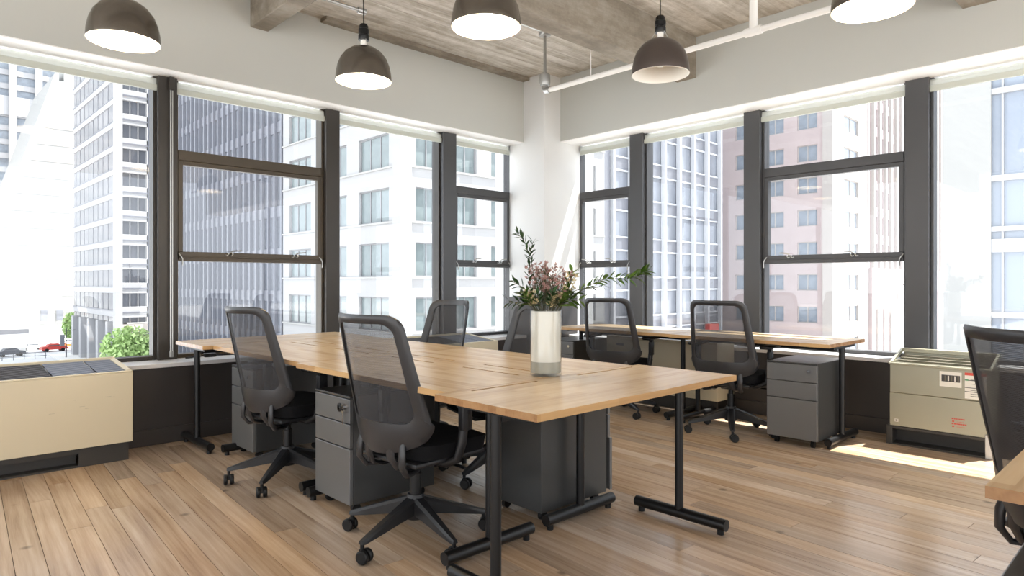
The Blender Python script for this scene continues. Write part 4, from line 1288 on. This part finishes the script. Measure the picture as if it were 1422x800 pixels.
# white sloping building
b2 = thing('sloping_building', 'white stone building whose edge slopes up to a narrow top', 'building')
bm = bmesh.new()
yb = 190.0
prof = [(10, ZG), (44, ZG), (44, 40), (30.6, 40), (30.6, 45.5), (29.6, 45.5), (29.6, 47.5), (28.3, 47.5), (28.3, 44), (27.4, 44), (27.4, 45.5), (26.7, 45.5), (10, -11.8)]
prof = [(x * 1.131, max(ZG, (z - 1.17) * 1.131 + 1.17)) for x, z in prof]
A = [bm.verts.new((x, yb, z)) for x, z in prof]; B = [bm.verts.new((x, yb + 30, z)) for x, z in prof]
bm.faces.new(A[::-1]); bm.faces.new(B)
for i in range(len(A)):
    bm.faces.new((A[i], A[(i + 1) % len(A)], B[(i + 1) % len(B)], B[i]))
obj('wall', bm, M['white_stone'], b2)
for z in range(-6, 40, 4): obj('panel_joint', bx((10.4 + (z + 11.8) / 3.43) * 1.131, 39, yb - .05, yb + .05, z - .06, z + .06), M['palestone'], b2)
for x in (27.3, 30.4):
    w = obj('window', bx(x, x + 1.5, yb - .15, yb, -8.1, -5.2), M['out_frame'], b2); obj('pane', bx(x + .12, x + 1.38, yb - .2, yb - .1, -7.9, -5.4), M['tower_glass'], w)

# far white-ribbed tower
b1 = thing('office_tower', 'distant tower with broad white ribs at the top left', 'building')
obj('core', bx(-40, 60, 262, 290, ZG, 150), M['out_glass'], b1)
rib = mesh('rib', bx(0, 1.9, 0, 2.0, ZG, 150), M['white_rib'])
for x in range(-8, 8): obj('rib', rib, None, b1, loc=(29.3 + 6.8 * x, 260, 0))
sp1 = mesh('spandrel', bx(-40, 60, 0, .8, 0, 1.7), M['white_rib'])
for k in range(34): obj('spandrel', sp1, None, b1, loc=(0, 261.3, ZG + 4.4 * k))
obj('spandrel', bx(-40, 60, 260.6, 262, 54, 60), M['white_rib'], b1)

# silver ribbed tower on the right-hand street
b6 = thing('office_tower', 'grey glass tower with bright silver mullions, right of the column', 'building')
obj('glass_wall', bx(50.2, 71.5, 39.3, 60, ZG, 60), M['grey_glass'], b6)
sm_ = mesh('mullion', bx(-.17, .17, 0, .5, ZG, 60), M['silver'])
for k in range(8): obj('mullion', sm_, None, b6, loc=(50.6 + k * 2.9, 38.75, 0))
hb = mesh('cross_bar', bx(50.2, 71.5, 0, .16, 0, .16), M['silver'])
hd = mesh('spandrel', bx(50.2, 71.5, 0, .1, 0, 1.3), M['tower_fin_d'])
for k in range(17):
    z = ZG + 1 + 3.9 * k
    obj('cross_bar', hb, None, b6, loc=(0, 39.12, z)); obj('cross_bar', hb, None, b6, loc=(0, 39.12, z + 1.3)); obj('spandrel', hd, None, b6, loc=(0, 39.18, z + .1))
obj('side_wall', bx(49.3, 50.2, 39.0, 60, ZG, 60), M['tower_fin_d'], b6)

# pink brick building
b7 = thing('brick_building', 'pink brick tower with paired windows behind the grey sash window', 'building')
grid_building(b7, (82, 30.6), 'y', 16.6, ZG - .5, 15, 3.95, 1.2, 2.0, 4.1, 2.4, 2, M['pinkbrick'], M['palestone'], M['out_glass'], .8)
grid_building(b7, (82.35, 30.6), 'x', 12.3, ZG - .5, 15, 3.95, 1.2, 2.0, 12.2, 5.0, 2, M['palestone'], M['palestone'], M['out_glass'], 0)
obj('corner_pier', bx(81.85, 83.0, 30.45, 31.6, ZG, ZG + 58.5), M['palestone'], b7)
b8 = thing('brick_building', 'tall striped pink and white tower with an arched base, beside the right mullion', 'building')
grid_building(b8, (94.8, 30.2), 'x', 42, ZG + 15.5, 11, 3.6, .9, 2.3, 2.3, 1.0, 1, M['pinkbrick'], M['palestone'], M['out_glass'], .4)
pil = mesh('pilaster', bx(-.35, .35, 0, .35, ZG + 15.5, ZG + 55), M['palestone'])
for k in range(18): obj('pilaster', pil, None, b8, loc=(95.1 + 2.3 * k, 29.9, 0))
bm = bmesh.new(); box(bm, 94.8, 105.0, 30.2, 30.8, ZG, ZG + 15.5)
box(bm, 111.4, 137, 30.2, 30.8, ZG, ZG + 15.5)
for k in range(12):
    a0, a1 = PI * k / 12, PI * (k + 1) / 12
    xc, r_ = 108.2, 3.2
    x0_, x1_ = xc - r_ * math.cos(a0), xc - r_ * math.cos(a1)
    zz0 = ZG + 10.5 + r_ * math.sin((a0 + a1) / 2)
    box(bm, x0_, x1_, 30.2, 30.8, zz0, ZG + 15.5)
obj('arched_base', bm, M['pinkbrick'], b8)
bm = bmesh.new(); tube(bm, [Vector((108.2 - 3.2 * math.cos(PI * k / 16), 30.15, ZG + 10.5 + 3.2 * math.sin(PI * k / 16))) for k in range(17)], .25, 6); obj('arch_moulding', bm, M['palestone'], b8, True)
obj('back_wall', bx(104, 113, 33, 33.3, ZG, ZG + 15), M['out_frame'], b8)
for x in (96.5, 99.2, 101.9):
    w = obj('window', bx(x, x + 1.6, 30.05, 30.2, ZG + 2, ZG + 10), M['palestone'], b8); obj('pane', bx(x + .2, x + 1.4, 30.0, 30.1, ZG + 2.2, ZG + 9.8), M['out_glass'], w)

# white and pale blue building at the far right
b9 = thing('office_building', 'pale blue curtain-wall building with white bands at the right edge', 'building')
obj('glass_wall', bx(48.3, 70, -40, 8.75, ZG, 17), M['blueglass'], b9)
obj('white_pier', bx(48, 70, 8.75, 11.2, ZG, 17.4), M['white_stone'], b9)
for z, h_ in ((-8.4, .4), (-.95, .35), (4.2, .3), (7.2, .35), (12.4, .35)):
    obj('white_band', bx(48.05, 48.4, -40, 8.75, z, z + h_), M['white_rib'], b9)
obj('white_band', bx(48.05, 48.4, -40, 8.75, 2.95, 3.75), M['white_rib'], b9)
vm = mesh('mullion', bx(48.12, 48.35, -.05, .05, ZG, 17), M['white_rib'])
for k in range(12): obj('mullion', vm, None, b9, loc=(0, 8.2 - 3.6 * k, 0))

# street furniture, cars and trees
def leaf_cloud(c, r, n, seed):
    bm = bmesh.new(); q_ = random.Random(seed)
    for _ in range(n):
        v = Vector((q_.gauss(0, 1), q_.gauss(0, 1), q_.gauss(0, 1))).normalized() * (q_.random() ** .4)
        p = Vector(c) + Vector((v.x * r[0], v.y * r[1], v.z * r[2]))
        s = q_.uniform(.16, .34); a, b = Vector((q_.gauss(0, 1), q_.gauss(0, 1), q_.gauss(0, 1))).normalized(), Vector((q_.gauss(0, 1), q_.gauss(0, 1), q_.gauss(0, 1))).normalized()
        b = (b - a * a.dot(b)).normalized()
        vs = [bm.verts.new(p + a * s), bm.verts.new(p + b * s * .6), bm.verts.new(p - a * s), bm.verts.new(p - b * s * .6)]
        bm.faces.new(vs)
    return bm
def tree(x, y, h, r, label, seed):
    t = thing('street_tree', label, 'tree', (x, y, ZG))
    bm = bmesh.new(); tube(bm, [(0, 0, 0), (.05, 0, h * .3), (0, .1, h * .6), (.1, 0, h * .85)], [.18, .14, .10, .05], 8)
    for k in range(6):
        a = k * 1.05; tube(bm, [(0, .03, h * (.35 + .06 * k)), (math.cos(a) * r * .4, math.sin(a) * r * .4, h * (.5 + .06 * k)), (math.cos(a) * r * .75, math.sin(a) * r * .75, h * (.6 + .06 * k))], [.06, .045, .02], 6)
    obj('trunk', bm, M['trunk'], t, True)
    o = obj('foliage', leaf_cloud((0, 0, h * .68), (r, r, h * .34), 2600, seed), M['tree'], t); o['kind'] = 'stuff'
tree(20.4, 84.2, 8.5, 2.9, 'bright green street tree at the foot of the white office block', 4)
tree(26.9, 152.0, 7.6, 1.6, 'small pale tree by the sloping white building windows', 9)

def car(x, y, rz, m, label, L_=4.4, h=1.5):
    c = thing('car', label, 'car', (x, y, ZG), rz)
    bm = bmesh.new()
    pr = [(-.5, .25), (-.5, .62), (-.44, .68), (-.30, .70), (-.20, 1.0), (.16, 1.0), (.28, .70), (.46, .62), (.5, .5), (.5, .25)]
    A = [bm.verts.new((a * L_, -.88 if b < .75 else -.7, b * h)) for a, b in pr]; B = [bm.verts.new((a * L_, .88 if b < .75 else .7, b * h)) for a, b in pr]
    bm.faces.new(A[::-1]); bm.faces.new(B)
    for i in range(len(A)): bm.faces.new((A[i], A[(i + 1) % len(A)], B[(i + 1) % len(B)], B[i]))
    obj('car_body', bm, m, c)
    for sx in (-.31, .30):
        for sy in (-.86, .86):
            bm = bmesh.new(); lathe(bm, [(0, -.1), (.33, -.1), (.33, .1), (0, .1)], 16, (sx * L_, sy, .33), 'y'); obj('wheel', bm, M['rubber'], c, True)
    for sy in (-1, 1):
        bm = bmesh.new(); v = [bm.verts.new((a * L_, sy * (.885 if b < .75 else .72), b * h)) for a, b in ((-.27, .72), (-.19, .95), (.15, .95), (.25, .72))]; bm.faces.new(v); bmesh.ops.solidify(bm, geom=bm.faces[:], thickness=.02)
        obj('car_window', bm, M['tower_glass'], c)
car(24.6, 156, .1, M['carr'], 'red car near the lamp post in the far street')
car(21.8, 161.5, .1, M['carw'], 'white car parked near the plaza kiosk')
car(17.2, 151, .15, M['card'], 'dark car at the lower left street edge')
car(29.5, 168, .05, M['carw'], 'white car behind the orange barrier')
car(24.8, 170, .05, M['carw'], 'white car crossing before the plaza')
ob = thing('barrier', 'orange road barrier beside the white office block', 'barrier', (28.2, 160, ZG), .1)
bm = bmesh.new(); box(bm, -1.2, 1.2, -.06, .06, .55, 1.0, bev=.02); obj('barrier_board', bm, M['caro'], ob)
for s in (-1, 1):
    bm = bmesh.new(); tube(bm, [(s, -.4, 0), (s, 0, 1.05), (s, .4, 0)], .04, 6); obj('leg', bm, M['caro'], ob)
lp = thing('street_lamp', 'dark lamp post standing in the far left street', 'lamp', (24.0, 140.5, ZG + .0))
bm = bmesh.new(); tube(bm, [(0, 0, 0), (0, 0, 5.3)], [.12, .08], 10); obj('post', bm, M['card'], lp, True)
bm = bmesh.new(); tube(bm, [(0, 0, 4.9), (1.4, 0, 5.0)], .05, 8); obj('arm', bm, M['card'], lp, True)
obj('signal_head', bx(-.9, -.25, -.25, .25, 2.2, 4.2, bev=.05), M['tower_fin_d'], lp)
kx = thing('kiosk', 'white canopied kiosk on the plaza at the far left edge', 'kiosk', (17.6, 157.5, ZG))
obj('roof', bx(-3.2, 3.0, -1.5, 1.5, 2.6, 3.6, bev=.05), M['canvas'], kx)
obj('fascia', bx(-3.22, 3.02, -1.56, -1.5, 3.7, 4.6), M['tower_fin_d'], kx)
for x in (-3, 2.8):
    for y in (-1.3, 1.3):
        bm = bmesh.new(); tube(bm, [(x, y, 0), (x, y, 2.62)], .07, 8); obj('post', bm, M['out_frame'], kx, True)
obj('counter', bx(-2.8, 2.6, -1.1, -.6, 0, 1.1), M['canvas'], kx)
rl = thing('railing', 'dark plaza railing at the lower left of the street view', 'railing', (16.5, 143, ZG))
bm = bmesh.new(); tube(bm, [(-6, 0, 1.1), (5, 0, 1.1)], .05, 6); tube(bm, [(-6, 0, .5), (5, 0, .5)], .04, 6); obj('rail', bm, M['card'], rl, True)
for k in range(8):
    bm = bmesh.new(); tube(bm, [(-6 + k * 1.55, 0, 0), (-6 + k * 1.55, 0, 1.12)], .05, 6); obj('post', bm, M['card'], rl, True)
sl_ = thing('street_lamp', 'white curved street lamp outside the grey sash window', 'lamp', (72, 26.2, ZG))
bm = bmesh.new(); tube(bm, [(0, 0, 0), (0, 0, 2.2), (-.15, .1, 3.2), (-.6, .5, 4.0), (-1.3, 1.1, 4.25), (-1.9, 1.6, 4.1)], [.16, .12, .11, .10, .10, .16], 10); obj('post', bm, M['white_rib'], sl_, True)
sg = thing('shop_sign', 'red sign box low on the silver tower, seen through a chair', 'sign', (66.5, 37.5, ZG))
obj('sign_box', bx(-1, 1, -.3, .3, 6.2, 9.0, bev=.05), M['carr'], sg); bm = bmesh.new(); tube(bm, [(0, 0, 0), (0, 0, 6.3)], .12, 8); obj('post', bm, M['out_frame'], sg, True)
